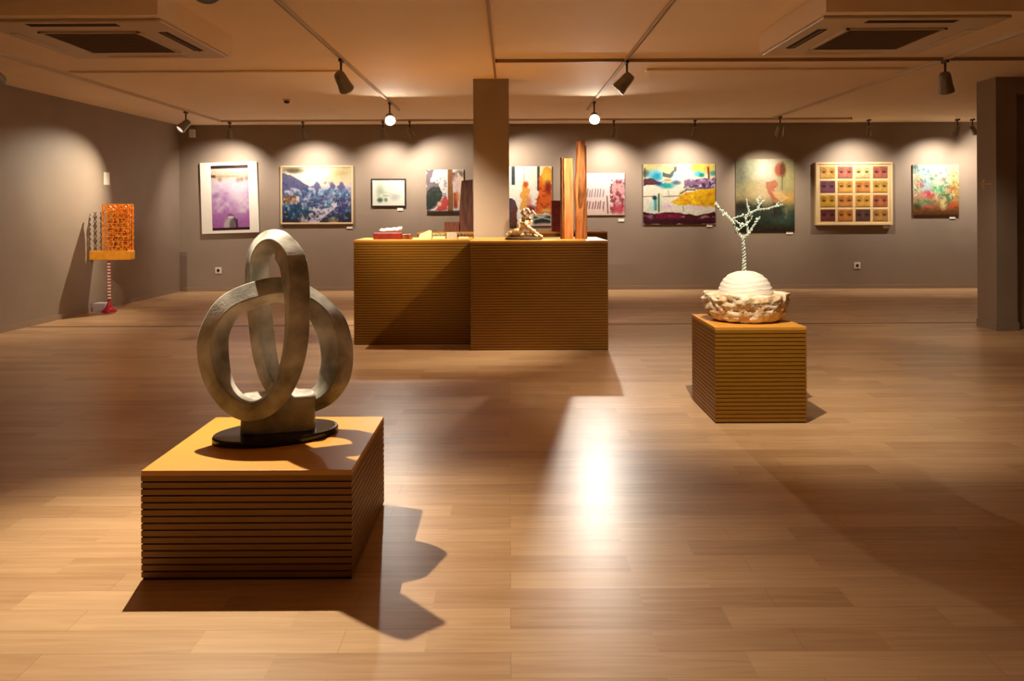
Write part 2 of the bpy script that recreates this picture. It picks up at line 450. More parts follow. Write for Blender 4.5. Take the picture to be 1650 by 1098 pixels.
# left pedestal
PL = .415
a = atz(228.5, 935, 0); b_ = atz(567, 935, 0)
pl_x0, pl_x1, pl_y0 = a.x, b_.x, (a.y+b_.y)/2
slat_block('display_plinth', 'low slatted ochre plinth carrying the interlocked stone rings', 'plinth', pl_x0, pl_x1, pl_y0, pl_y0+.755, PL, group='slatted ochre display plinths')
a = atz(1153, 683, 0); b_ = atz(1300, 682, 0)
pr_x0, pr_x1, pr_y0 = a.x, b_.x, (a.y+b_.y)/2
PR = .625
slat_block('display_plinth', 'taller slatted ochre plinth carrying the white rock bowl', 'plinth', pr_x0, pr_x1, pr_y0, pr_y0+.64, PR, group='slatted ochre display plinths')
# counters
CH = 1.085
x0 = at(570, 470, 8.03).x; x1 = at(757.5, 470, 8.03).x
c1 = slat_block('display_counter', 'slatted ochre counter set back left of the column, with the red box on top', 'counter', x0, x1, 8.03, 8.70, CH, group='slatted ochre display counters')
x0b = at(758, 480, 7.68).x; x1b = at(980, 480, 7.68).x
c2 = slat_block('display_counter', 'slatted ochre counter projecting forward, with the wooden planks standing on it', 'counter', x0b, x1b, 7.68, 8.72, CH-.001, group='slatted ochre display counters')
c3 = slat_block('display_counter', 'slatted ochre counter at the back, behind the column, holding the dark wood L shape', 'counter', at(672, 400, 10.6).x, at(979, 400, 10.6).x, 10.6, 11.6, CH, group='slatted ochre display counters')

# ---------------------------------------------------------------- stone rings
def rings_sculpture():
    ctr = atz(446, 703, PL)
    t = thing('ring_sculpture', 'grey veined stone sculpture of interlocked looping rings on a black oval base', 'sculpture', (ctr.x, ctr.y, PL))
    inv = Matrix.Translation(-Vector((ctr.x, ctr.y, PL)))
    Y0 = 3.36
    cps = [(380,332,.00,85,50),(220,385,-.03,80,58),(140,478,-.05,70,75),(110,580,-.07,64,90),(135,710,-.09,64,78),(205,803,-.11,70,42),
           (300,843,-.13,76,22),(385,800,-.145,85,16),(437,700,-.155,95,15),(468,560,-.16,100,16),(478,400,-.155,98,20),(481,250,-.13,95,38),
           (463,140,-.08,88,52),(413,76,-.03,55,80),(348,82,.03,27,92),(306,142,.07,22,95),(298,230,.10,25,95),(310,340,.13,35,88),
           (335,470,.15,50,80),(355,600,.15,55,75),(390,715,.13,52,62),(455,805,.09,45,60),(545,838,.06,50,62),(640,805,.05,62,80),
           (700,710,.04,78,100),(713,600,.04,82,105),(690,480,.04,72,100),(640,392,.035,48,92),(560,340,.03,55,78),(470,322,.02,75,62)]
    P = [at(300+c[0]/2.89, 360+c[1]/2.89, Y0+c[2]) for c in cps]
    A = [math.atan2(c[3], c[4]) for c in cps]
    W = [math.hypot(c[3], c[4]) for c in cps]
    n = len(P)
    def cr(p0, p1, p2, p3, u):
        return .5*((2*p1)+(-p0+p2)*u+(2*p0-5*p1+4*p2-p3)*u*u+(-p0+3*p1-3*p2+p3)*u**3)
    pts, ang, wid = [], [], []
    for i in range(n):
        for k in range(8):
            u = k/8; ix = [(i-1) % n, i, (i+1) % n, (i+2) % n]
            pts.append(cr(*[P[j] for j in ix], u))
            ang.append(cr(*[A[j] for j in ix], u)); wid.append(cr(*[W[j] for j in ix], u))
    N = len(pts)
    # smooth the path a little
    for _ in range(6):
        pts = [(pts[i-1]+pts[i]*2+pts[(i+1) % N])/4 for i in range(N)]
        ang = [(ang[i-1]+ang[i]*2+ang[(i+1) % N])/4 for i in range(N)]
        wid = [(wid[i-1]+wid[i]*2+wid[(i+1) % N])/4 for i in range(N)]
    rings = []
    for i in range(N):
        tg = (pts[(i+1) % N]-pts[i-1]).normalized()
        fr = (Vector((0, 0, EYE))-pts[i]).normalized()
        fr = (fr - tg*fr.dot(tg)).normalized()
        ou = tg.cross(fr).normalized()
        fx = ang[i]
        n1 = ou*math.cos(fx)+fr*math.sin(fx)
        n2 = -ou*math.sin(fx)+fr*math.cos(fx)
        s = min(max(wid[i], 88), 120)/1.04/1095*1.0
        R = pts[i]
        c = R - n1*s/2 - n2*s/2
        r = .007
        sec = []
        for (sa, sb) in ((1, 1), (-1, 1), (-1, -1), (1, -1)):
            base = c + n1*(s/2-r)*sa + n2*(s/2-r)*sb
            st = {(1, 1): 0, (-1, 1): 90, (-1, -1): 180, (1, -1): 270}[(sa, sb)]
            for q in (0, 45, 90):
                th = math.radians(st+q)
                sec.append(base + n1*math.cos(th)*r + n2*math.sin(th)*r)
        rings.append(sec)
    b = bmesh.new(); ring_sweep(b, rings, closed=True)
    bmesh.ops.recalc_face_normals(b, faces=b.faces)
    xform(b, inv)
    o = obj('looping_ring', b, M['marble'], t, smooth=True)
    wn = o.modifiers.new('wn', 'WEIGHTED_NORMAL'); wn.weight = 80; wn.keep_sharp = False
    # foot block
    fc = at(449, 700, 3.40)
    b = bmesh.new()
    Mx = Matrix.Translation((fc.x-ctr.x, fc.y-ctr.y, .028)) @ Matrix.Rotation(math.radians(14), 4, 'Z')
    prof = []
    seg = 32
    rr = []
    for z, k in ((0, 1.0), (.004, 1.0), (.05, .985), (.10, .98), (.135, 1.0), (.15, .96), (.152, .9)):
        ring = []
        for j in range(seg):
            th = 2*math.pi*j/seg
            e = .35
            cx = math.copysign(abs(math.cos(th))**e, math.cos(th)); sy = math.copysign(abs(math.sin(th))**e, math.sin(th))
            ring.append(Vector((cx*.158*k, sy*.075*k, z)))
        rr.append(ring)
    ring_sweep(b, rr); xform(b, Mx)
    obj('foot_block', b, M['marble'], t, smooth=True)
    b = bmesh.new()
    lathe(b, [(.94, 0), (.985, .003), (1, .008), (1, .021), (.985, .027), (.95, .028)], 56, sx=.265, sy=.165)
    xform(b, Matrix.Rotation(math.radians(24), 4, 'Z'))
    o = obj('oval_base', b, M['blackstone'], t, smooth=False)
    o['label'] = 'black polished oval stone base'
rings_sculpture()

# ---------------------------------------------------------------- rock bowl
def bowl_sculpture():
    ctr = at(1202, 523, 5.37); c0 = Vector((ctr.x, 5.37, PR))
    t = thing('rock_bowl_sculpture', 'white crumpled rock bowl with a plaster dome and a pale branching twig', 'sculpture', c0)
    b = bmesh.new()
    prof = [(.10, .0), (.215, .004), (.243, .025), (.262, .06), (.272, .11), (.28, .145), (.28, .175), (.268, .19), (.245, .192), (.21, .186), (.16, .178), (.05, .178)]
    seg = 96
    rings = []
    ip = []
    for i in range(len(prof)-1):
        for k in range(4):
            u = k/4; ip.append((prof[i][0]*(1-u)+prof[i+1][0]*u, prof[i][1]*(1-u)+prof[i+1][1]*u))
    ip.append(prof[-1])
    for r, z in ip:
        ring = []
        for j in range(seg):
            a = 2*math.pi*j/seg
            p = Vector((r*math.cos(a), r*.86*math.sin(a), z))
            k = noise.fractal(p*14, 1.0, 2.0, 5)*.022 + abs(noise.noise(p*24))*.035 - abs(noise.noise(p*55+Vector((3, 1, 0))))*.012
            if z < .02: k = min(k, .01)
            dirv = Vector((math.cos(a), math.sin(a), 0))
            p = p + dirv*k*(.9 if r > .2 else .2)
            p.z = max(0, p.z + (noise.noise(p*13)*.012 if z > .02 else 0))
            ring.append(p)
        rings.append(ring)
    ring_sweep(b, rings)
    bk = obj('rock_bowl', b, M['rock'], t, smooth=True)
    b = bmesh.new()
    seg = 64; rings = []
    for i in range(26):
        th = i/25*math.pi/2*.985
        r = .186*math.cos(th)**.82; z = .165+.175*math.sin(th)
        ring = []
        for j in range(seg):
            a = 2*math.pi*j/seg
            d = .0035*math.sin(z*210+math.sin(a*2)*2.2+math.sin(a*5)*.6)
            ring.append(Vector(((r+d)*math.cos(a), (r+d)*.9*math.sin(a), z)))
        rings.append(ring)
    ring_sweep(b, rings)
    dm = obj('plaster_dome', b, M['plaster'], t, smooth=True)
    dm.location = (at(1201, 460, 5.37).x-c0.x, 0, 0)
    # branch
    Yb = 5.37
    def p(px, py, dy=0):
        return at(px, py, Yb+dy) - c0
    br = thing('x', None, None)
    bpy.data.objects.remove(br)
    b = bmesh.new()
    rnd = random.Random(3)
    def twist(path, r=.006, amp=.011, turns=None, knobs=True):
        r *= .78
        path = [Vector(q) for q in path]
        L = sum((path[i+1]-path[i]).length for i in range(len(path)-1))
        n = max(10, int(L/.006)); turns = turns or L/.045
        def pos(u):
            d = u*L
            for i in range(len(path)-1):
                l = (path[i+1]-path[i]).length
                if d <= l or i == len(path)-2:
                    return path[i].lerp(path[i+1], min(1, d/l)), (path[i+1]-path[i]).normalized()
                d -= l
        for ph in (0, math.pi):
            pl = []
            for k in range(n+1):
                q, tg = pos(k/n)
                u = tg.cross(Vector((0, 1, 0))).normalized(); v = tg.cross(u)
                a = ph + turns*2*math.pi*k/n
                am = amp*(1-.35*k/n)
                pl.append(q + u*math.cos(a)*am + v*math.sin(a)*am)
            tube(b, pl, [r*(1-.35*k/n) for k in range(n+1)], 6)
        if knobs:
            for k in range(int(L/.03)):
                q, tg = pos((k+.5)/(int(L/.03)))
                ico(b, q+Vector((rnd.uniform(-.012, .012), rnd.uniform(-.012, .012), rnd.uniform(-.01, .01))), rnd.uniform(.005, .0095), 1)
    twist([p(1199, 440), p(1199, 410), p(1197, 384)], .007, .012)
    twist([p(1197, 384), p(1190, 376, .01), p(1181, 358, .02), p(1171, 347, .03), p(1160, 338, .03), p(1153, 326, .04)], .006, .008)
    twist([p(1197, 384), p(1206, 377, -.01), p(1213, 366, -.02), p(1219, 357, -.03), p(1225, 349, -.04)], .0055, .007)
    twist([p(1206, 377, -.01), p(1203, 362, 0), p(1202, 352, .0), p(1212, 342, .02), p(1221, 338, .03), p(1235, 337, .04), p(1249, 333, .05), p(1262, 330, .05)], .005, .006)
    twist([p(1221, 338, .03), p(1224, 330, .04), p(1219, 322, .05), p(1226, 316, .05)], .0045, .005)
    twist([p(1224, 330, .04), p(1233, 322, .05)], .004, .004)
    twist([p(1202, 352, 0), p(1207, 340, -.02), p(1204, 331, -.02), p(1203, 320, -.03)], .0045, .005)
    twist([p(1203, 362, 0), p(1193, 362, -.01), p(1186, 357, -.02), p(1181, 352, -.03), p(1195, 348, -.03), p(1202, 352, 0)], .0045, .004)
    twist([p(1203, 362, 0), p(1210, 354, .03), p(1213, 344, .03)], .0045, .004)
    twist([p(1188, 373, .01), p(1196, 366, -.02), p(1203, 362)], .004, .003)
    twist([p(1171, 347, .03), p(1164, 345, .02)], .004, .003)
    twist([p(1249, 333, .05), p(1255, 326, .05)], .004, .003)
    o = obj('branching_twig', b, M['branch'], t)
    o['label'] = 'pale greenish white beaded twig'
bowl_sculpture()

# ---------------------------------------------------------------- orange carved sculpture by the left wall
def carved():
    base = atz(176, 503, 0)
    t = thing('carved_tower_sculpture', 'orange carved openwork tower on a thin red and white beaded stand', 'sculpture', (base.x, base.y, 0))
    Y = base.y
    sc = Y/F
    b = bmesh.new(); lathe(b, [(.10, 0), (.10, .012), (.06, .05), (.03, .10), (.018, .15), (.012, .16)], 20)
    obj('cone_foot', b, M['red'], t, smooth=True)
    ztray = at(176, 419, Y).z
    b = bmesh.new(); n = 26
    for k in range(n):
        z = .16 + (ztray-.16)*k/n
        if k % 2 == 0: ico(b, (0, 0, z+.012), .022, 2)
    tube(b, [(0, 0, .14), (0, 0, ztray)], .012, 8)
    st = obj('beaded_stem', b, M['red'], t, smooth=True)
    b = bmesh.new()
    for k in range(n):
        z = .16 + (ztray-.16)*k/n
        if k % 2 == 1: ico(b, (0, 0, z+.012), .0235, 2)
    obj('white_beads', b, M['bead_w'], st, smooth=True)
    # tray, seen along its length
    xa = wallx(base.y-.07)+.012-base.x; xb = at(214, 410, Y).x-base.x
    zt = at(176, 404, Y).z
    b = boxm(xa, xb, -.07, .07, ztray, zt, bev=.012)
    obj('tray', b, M['tray'], t)
    # big carved openwork panel
    xp0 = at(169, 360, Y).x-base.x; xp1 = at(209, 360, Y).x-base.x
    zp = at(180, 330, Y).z
    def openwork(x0, x1, z0, z1, y, th, seed, cell=.05):
        b = bmesh.new(); rn = random.Random(seed)
        nx = max(1, round((x1-x0)/cell)); nz = round((z1-z0)/cell)
        cx = (x1-x0)/nx; cz = (z1-z0)/nz
        bar = min(cx, cz)*.2
        # lattice of wavy diagonals plus stiles
        for i in range(nx+1):
            x = x0+i*cx
            pts = [(x + (0 if i in (0, nx) else math.sin(k*1.9+i)*cx*.22), y, z0+(z1-z0)*k/(nz*2)) for k in range(nz*2+1)]
            tube(b, pts, [bar*(1 + .35*math.sin(k*2.3+i*1.7)) for k in range(nz*2+1)], 6)
        for j in range(nz+1):
            z = z0+j*cz
            tube(b, [(x0, y, z), ((x0+x1)/2, y+rn.uniform(-.006, .006), z+rn.uniform(-.008, .008)), (x1, y, z)], bar*.8, 6)
        for i in range(nx):
            for j in range(nz):
                if rn.random() < .62:
                    u = rn.choice((0, 1))
                    tube(b, [(x0+(i+u)*cx, y, z0+j*cz), (x0+(i+1-u)*cx, y, z0+(j+1)*cz)], bar*.75, 5)
                if rn.random() < .45:
                    ico(b, (x0+(i+.5)*cx, y, z0+(j+.5)*cz), bar*1.15, 1)
        return b
    o = obj('carved_panel', openwork(xp0, xp1, zt, zp, -.05, .02, 1, .065), M['orange'], t)
    o = obj('carved_panel', openwork(xp0+.06, xp1, zt, zp-.02, .0, .02, 2, .07), M['orange'], t)
    o = obj('carved_panel', openwork(xp0+.12, xp1+.02, zt, zp, .05, .02, 5, .06), M['orange'], t)
    zf = at(150, 342, Y).z
    for k, px in enumerate((144.5, 153.5, 163.5)):
        x = at(px, 370, Y).x-base.x
        b = bmesh.new(); rn = random.Random(k+11)
        for sgn in (-1, 1):
            pts = [(x + sgn*.015*math.sin(zz*math.pi/3+k), -.015+.012*k+sgn*.012*math.cos(zz*math.pi/3+k), zt+(zf-zt)*zz/24) for zz in range(25)]
            tube(b, pts, [.009+.003*math.sin(zz*1.3) for zz in range(25)], 6)
        o = obj('shadow_bar', b, M['shadowbar'], t)  # dark bars added in place of shadows on the wall behind
carved()
o = obj('display_block', boxm(0, .17, 0, .16, 0, .12, bev=.004), M['lilac'], loc=(wallx(10.7)+.022, 10.72, 0))
tag(o, 'small lilac white block standing on the floor against the wall behind the red cone foot', 'block')
o = obj('mounted_paper_card', boxm(0, .006, -.075, .075, -.09, .09, bev=.002), M['white'])
w = at(177, 288, 11.12); o.location = (wallx(11.12), 11.12, w.z); o.rotation_euler = (0, 0, -.034)
tag(o, 'white paper card on the wall above the orange carved tower', 'card')

# ---------------------------------------------------------------- things on the counters
def poly_obj(name, label, cat, pts_px, Y, depth, m, bev=.004, parent=None):
    P = [at(x, y, Y) for x, y in pts_px]
    b = bmesh.new(); prism(b, [(p.x, p.z) for p in P], Y, Y+depth)
    return b
ZC = CH
def on(px, Y): return at(px, 380, Y).x
# red tray box with white figure
xa, xb = on(602, 8.2), on(662, 8.2)
t = thing('red_lacquer_box', 'low dark red lacquer box on the left end of the counter', 'box', ((xa+xb)/2, 8.26, ZC))
w = (xb-xa)/2
b = bmesh.new()
box(b, -w, w*.50, -.09, .09, 0, .066, bev=.004)
obj('box_body', b, M['darkred'], t)
b = bmesh.new(); box(b, w*.505, w, -.09, .09, 0, .052, bev=.004)
obj('end_block', b, M['mahog'], t)
b = bmesh.new(); 
rings = []
rn = random.Random(4)
pp = [(-.118,.010,.014),(-.10,.016,.02),(-.07,.012,.018),(-.04,.020,.022),(0,.018,.020),(.03,.024,.022),(.06,.018,.024),(.085,.028,.026),(.105,.038,.016),(.115,.046,.008)]
tube(b, [(x-.02, .02*math.sin(x*30), z+.004) for x, z, r in pp], [r for x, z, r in pp], 10)
o = obj('reclining_figurine', b, M['white'], smooth=True, loc=((xa+xb)/2+.0, 8.26, ZC+.066+.009))
xform_dummy = None
tag(o, 'small white plaster reclining figure lying on the red lacquer box', 'figurine')
# small reliefs along the left counter
def small(name, label, cat, x0, x1, ztop, m, Y, shape='slab', depth=.1):
    a, c = on(x0, Y), on(x1, Y)
    b = bmesh.new(); hw = (c-a)/2
    if shape == 'slab':
        box(b, -hw, hw, -depth/2, depth/2, 0, ztop, bev=.003)
    elif shape == 'wedge':
        prism(b, [(-hw, 0), (hw, 0), (hw, ztop), (hw*.5, ztop*1.02), (-hw*.8, ztop*.6)], -depth/2, depth/2)
    elif shape == 'relief':
        box(b, -hw, hw, -depth/2, depth/2, 0, ztop*.45, bev=.002)
        rn = random.Random(int(x0))
        for k in range(12):
            x = rn.uniform(-hw*.8, hw*.8); y = rn.uniform(-depth*.35, depth*.35)
            ico(b, (x, y, ztop*.5), ztop*rn.uniform(.25, .42), 1)
    o = obj(name, b, m, loc=((a+c)/2, Y, ZC))
    return tag(o, label, cat)
small('plaster_wedge', 'cream plaster wedge on the counter right of the red lacquer box', 'carving', 675, 695, .088, M['cream'], 8.24, 'wedge')
small('relief_tile', 'olive and cream relief tile lying next to the cream wedge', 'carving', 697, 719, .070, M['olive'], 8.40, 'relief')
small('plaster_slab', 'flat cream slab in front of the olive relief tile', 'carving', 698, 717, .026, M['cream'], 8.22, 'slab')
small('stone_slab', 'grey stone slab between the olive relief and the brown relief', 'carving', 720.5, 736, .066, M['greyslab'], 8.30, 'slab')
small('wood_relief', 'dark brown relief lying under the tall wooden L shape', 'carving', 738, 756, .066, M['brownslab'], 8.36, 'relief')
small('plaster_slab', 'flat cream slab right of the grey stone slab, in front of the brown relief', 'carving', 739, 755, .022, M['cream'], 8.20, 'slab')
# wooden L sculpture on the rear counter
Y = 11.2
t = thing('wooden_l_sculpture', 'dark mahogany upright slab with a low step at its foot, beside the column', 'sculpture', (on(740, Y), Y, ZC))
ox = on(740, Y)
def zof(py, Y=Y): return at(740, py, Y).z-ZC
b = bmesh.new()
pts = [(on(743.5, Y), 0), (on(762, Y), 0), (on(762.5, Y), zof(290)), (on(745, Y), zof(292)), (on(743.5, Y), zof(310)), (on(741.5, Y), zof(336)), (on(741, Y), zof(357))]
prism(b, [(x-ox, z) for x, z in pts], -.12, .12)
obj('upright_slab', b, M['mahog'], t)
b = bmesh.new(); box(b, on(717.5, Y)-ox, on(741, Y)-ox, -.13, .10, 0, zof(358), bev=.003)
obj('step_block', b, M['mahog2'], t)
# red box on the rear counter
Y = 10.8
b = boxm(-.062, .062, -.07, .07, 0, .43, bev=.004)
o = obj('red_wooden_block', b, M['darkred'], loc=(on(896, Y), Y, ZC)); tag(o, 'upright dark red wooden block left of the tall planks', 'block')
# driftwood sculpture
Y = 7.93
t = thing('driftwood_sculpture', 'gnarled bleached driftwood sculpture on a dark oval base beside the column', 'sculpture', (on(844, Y), Y, ZC))
b = bmesh.new(); lathe(b, [(.9, 0), (1, .006), (.97, .022), (.8, .03)], 36, sx=.195, sy=.09)
obj('oval_base', b, M['driftbase'], t)
def dp(px, py, dy=0):
    q = at(px, py, Y+dy); return (q.x-on(844, Y), dy, q.z-ZC)
b = bmesh.new()
limbs = [([(816,379),(824,375),(832,372),(840,368),(846,362),(850,356),(848,350)], [8,9,9,10,10,8,6]),
         ([(874,382),(866,378),(859,373),(853,368),(848,364)], [5,7,9,9,8]),
         ([(846,366),(841,360),(843,352),(849,348),(853,343),(850,337),(845,336)], [9,9,8,7,7,6,4]),
         ([(849,362),(855,358),(853,352),(848,352)], [7,7,6,5]),
         ([(853,345),(858,341),(862,345),(860,350)], [5,5,4,3]),
         ([(832,374),(836,366),(835,360),(839,354)], [7,7,6,4]),
         ([(838,380),(848,376),(858,379),(866,381)], [8,9,8,5]),
         ([(820,380),(830,380),(842,378)], [7,8,8]),
         ([(846,350),(841,345),(843,339),(848,336)], [6,6,5,4])]
rn = random.Random(9)
for pth, rr in limbs:
    dys = [rn.uniform(-.035, .035) for _ in pth]
    pts = [Vector(dp(x, y, d)) for (x, y), d in zip(pth, dys)]
    fine, fr_ = [], []
    for i in range(len(pts)-1):
        for k in range(5):
            u = k/5
            q = pts[i].lerp(pts[i+1], u)
            fine.append(q + Vector((noise.noise(q*40), noise.noise(q*37+Vector((5, 0, 0))), noise.noise(q*33)))*.008)
            fr_.append((rr[i]*(1-u)+rr[i+1]*u)*.0024*(1+.35*noise.noise(q*70)))
    fine.append(pts[-1]); fr_.append(rr[-1]*.0016)
    tube(b, fine, fr_, 9)
for v in b.verts:
    v.co.z = max(v.co.z, .024)
obj('gnarled_wood', b, M['drift'], t, smooth=True)
# planks on the front counter
Y = 8.15
def plank(name, label, left, right, depth, Y, seed):
    cx = on((left[0][0]+right[0][0])/2, Y)
    t = thing(name, label, 'sculpture', (cx, Y, ZC))
    rings = []
    rn = random.Random(seed)
    n = 28
    def interp(pts, py):
        pts = sorted(pts, key=lambda q: q[1])
        if py <= pts[0][1]: return pts[0][0]
        for i in range(len(pts)-1):
            if pts[i][1] <= py <= pts[i+1][1]:
                u = (py-pts[i][1])/(pts[i+1][1]-pts[i][1]); return pts[i][0]*(1-u)+pts[i+1][0]*u
        return pts[-1][0]
    return t, cx, interp
t, cx, ip = plank('standing_plank', 'shorter pale cedar plank with a dark left edge standing on the counter', [(905, 386)], [(925, 386)], .1, Y, 1)
def body(x_l, x_r, ytop, y0, y1, Y, cx, wob, seed, ztop_slope=0):
    rings = []
    n = 30
    for i in range(n+1):
        u = i/n
        py = 386+(ytop-386)*u
        z = (at(900, ytop, Y).z-ZC)*u
        if i == 0: z = 0
        l = x_l(u)-cx; r = x_r(u)-cx
        w1 = wob*noise.noise(Vector((seed, z*7, 0))); w2 = wob*noise.noise(Vector((seed+9, z*6, 3)))
        sl = ztop_slope if i == n else 0
        ring = [Vector((l+w1, y0+w2, z)), Vector((l+w1+.012, y0+w2-.012, z)), Vector((r+w2-.012, y0+w1-.012, z+sl)), Vector((r+w2, y0+w1, z+sl)), Vector((r+w2, y1, z+sl)), Vector((l+w1, y1, z))]
        rings.append(ring)
    b = bmesh.new(); ring_sweep(b, rings); bmesh.ops.recalc_face_normals(b, faces=b.faces)
    return b
X = lambda px: on(px, Y)
obj('plank_body', body(lambda u: X(908-1*u), lambda u: X(923.6-1*u), 256, -.04, .05, Y, cx, .006, 1), M['plank'], t)
obj('dark_edge', body(lambda u: X(903.2+.5*u), lambda u: X(908-1*u), 254, -.035, .045, Y, cx, .004, 2), M['plankedge'], t)  # darker strip down the left side of the plank
t, cx, ip = plank('standing_plank', 'taller knotted cedar plank rising above the shorter plank', [(924, 386)], [(945, 386)], .1, Y, 3)
def xl(u): return X(927.2 - 3.0*math.exp(-((u-.5)/.16)**2) + 2.5*u)
def xr(u): return X(938 + 6*min(1, u*1.6) - 1.5*u)
obj('plank_body', body(xl, xr, 229, -.045, .06, Y, cx, .008, 5, .02), M['plank'], t)
def xl2(u): return X(937.5 + 4*min(1, u*1.2)-3*u)
b = bmesh.new(); 
prf = [Vector((X(931.5)-cx, -.058, at(930, 322-70*0, Y).z-ZC))]
kn = []
for i in range(15):
    u = i/14; py = 345-68*u
    wv = math.sin(u*math.pi)**.7
    kn.append([Vector((X(932+4*math.sin(u*3))-cx + math.cos(a)*.036*wv + .0005*math.cos(a), -.048+math.sin(a)*.020*wv, at(930, py, Y).z-ZC)) for a in [2*math.pi*k/10 for k in range(10)]])
ring_sweep(b, kn)
obj('knot', b, M['knot'], t, smooth=True)
obj('side_plank', body(lambda u: xr(u)+.001, lambda u: X(946-1.0*u), 235, -.02, .05, Y, cx, .003, 8), M['plank'], t)

# ---------------------------------------------------------------- wall fittings
def socket(label, px, py):
    p = at(px, py, BACK)
    t = thing('wall_socket', label, 'socket', (p.x, BACK, p.z), group='white wall sockets')
    obj('plate', boxm(-.055, .055, -.010, 0, -.055, .055, bev=.004), M['plastic'], t)
    b = bmesh.new(); lathe(b, [(.022, 0), (.026, 0), (.026, .006), (.022, .006)], 16); xform(b, Matrix.Translation((0, -.010, 0)) @ Matrix.Rotation(math.pi/2, 4, 'X'))
    obj('outlet_ring', b, M['acdark'], t)
socket('white wall socket low on the wall below the lilac print', 352, 436)
socket('white wall socket low on the wall below the box of eye pictures', 1381, 428)
def card(label, px, py, w=.10, h=.045):
    p = at(px, py, BACK)
    o = obj('mounted_caption_card', boxm(-w/2, w/2, -.012, 0, -h/2, h/2), M['white'], loc=(p.x, BACK, p.z))
    tag(o, label, 'caption card', 'white caption cards beside the paintings')
card('white caption card at the lower right of the blue landscape painting', 563.5, 366.5)
card('white caption card under the small black framed drawing', 645, 337.5)
card('white caption card at the lower right of the pale pink canvas', 1001, 355)
card('white caption card at the lower right of the colourful abstract canvas', 1143, 363.5)
card('white caption card at the lower right of the misty wood painting', 1272, 375.5, .12)
card('white caption card at the lower right of the box of eye pictures', 1428, 366, .11)
card('white caption card at the lower right of the small floral canvas', 1534, 350.5)
# small sensor in the corner and detector on the ceiling
p = at(305, 214, 13.2)
t = thing('wall_sensor', 'small white sensor high in the far left corner', 'sensor', (p.x, BACK, p.z))
obj('housing', boxm(-.045, .045, -.12, -.02, -.07, .07, bev=.015), M['plastic'], t)
obj('bracket', boxm(-.015, .015, -.03, 0, -.02, .02), M['plastic'], t)
p = at(462, 160, 10.3)
t = thing('ceiling_detector', 'small brown detector on the ceiling left of the far lit spotlight', 'detector', (p.x, 10.3, CEIL))
b = bmesh.new(); lathe(b, [(.055, 0), (.055, -.012), (.040, -.02), (.038, -.02)], 20); bmesh.ops.recalc_face_normals(b, faces=b.faces); obj('mount', b, M['track'], t)
b = bmesh.new(); lathe(b, [(.036, -.02), (.036, -.045), (.02, -.055), (.001, -.057)], 20); bmesh.ops.recalc_face_normals(b, faces=b.faces); obj('sensor_cap', b, M['lampdark'], t)
# gold sign on the pillar's side
t = thing('gold_wall_sign', 'small gold arrow sign on the side of the taupe pillar', 'sign', (px1-.001, 8.95, at(1590, 297, 8.95).z))
def sign_part(name, poly):
    b = bmesh.new(); prism(b, poly, -.002, .002)
    xform(b, Matrix.Rotation(-math.pi/2, 4, 'Z'))
    obj(name, b, M['gold'], t)
sign_part('arrow_head', [(-.10, 0), (-.04, .06), (-.02, .045), (-.06, 0), (-.02, -.045), (-.04, -.06)])
sign_part('arrow_shaft', [(-.06, .009), (.09, .009), (.09, -.009), (-.06, -.009)])

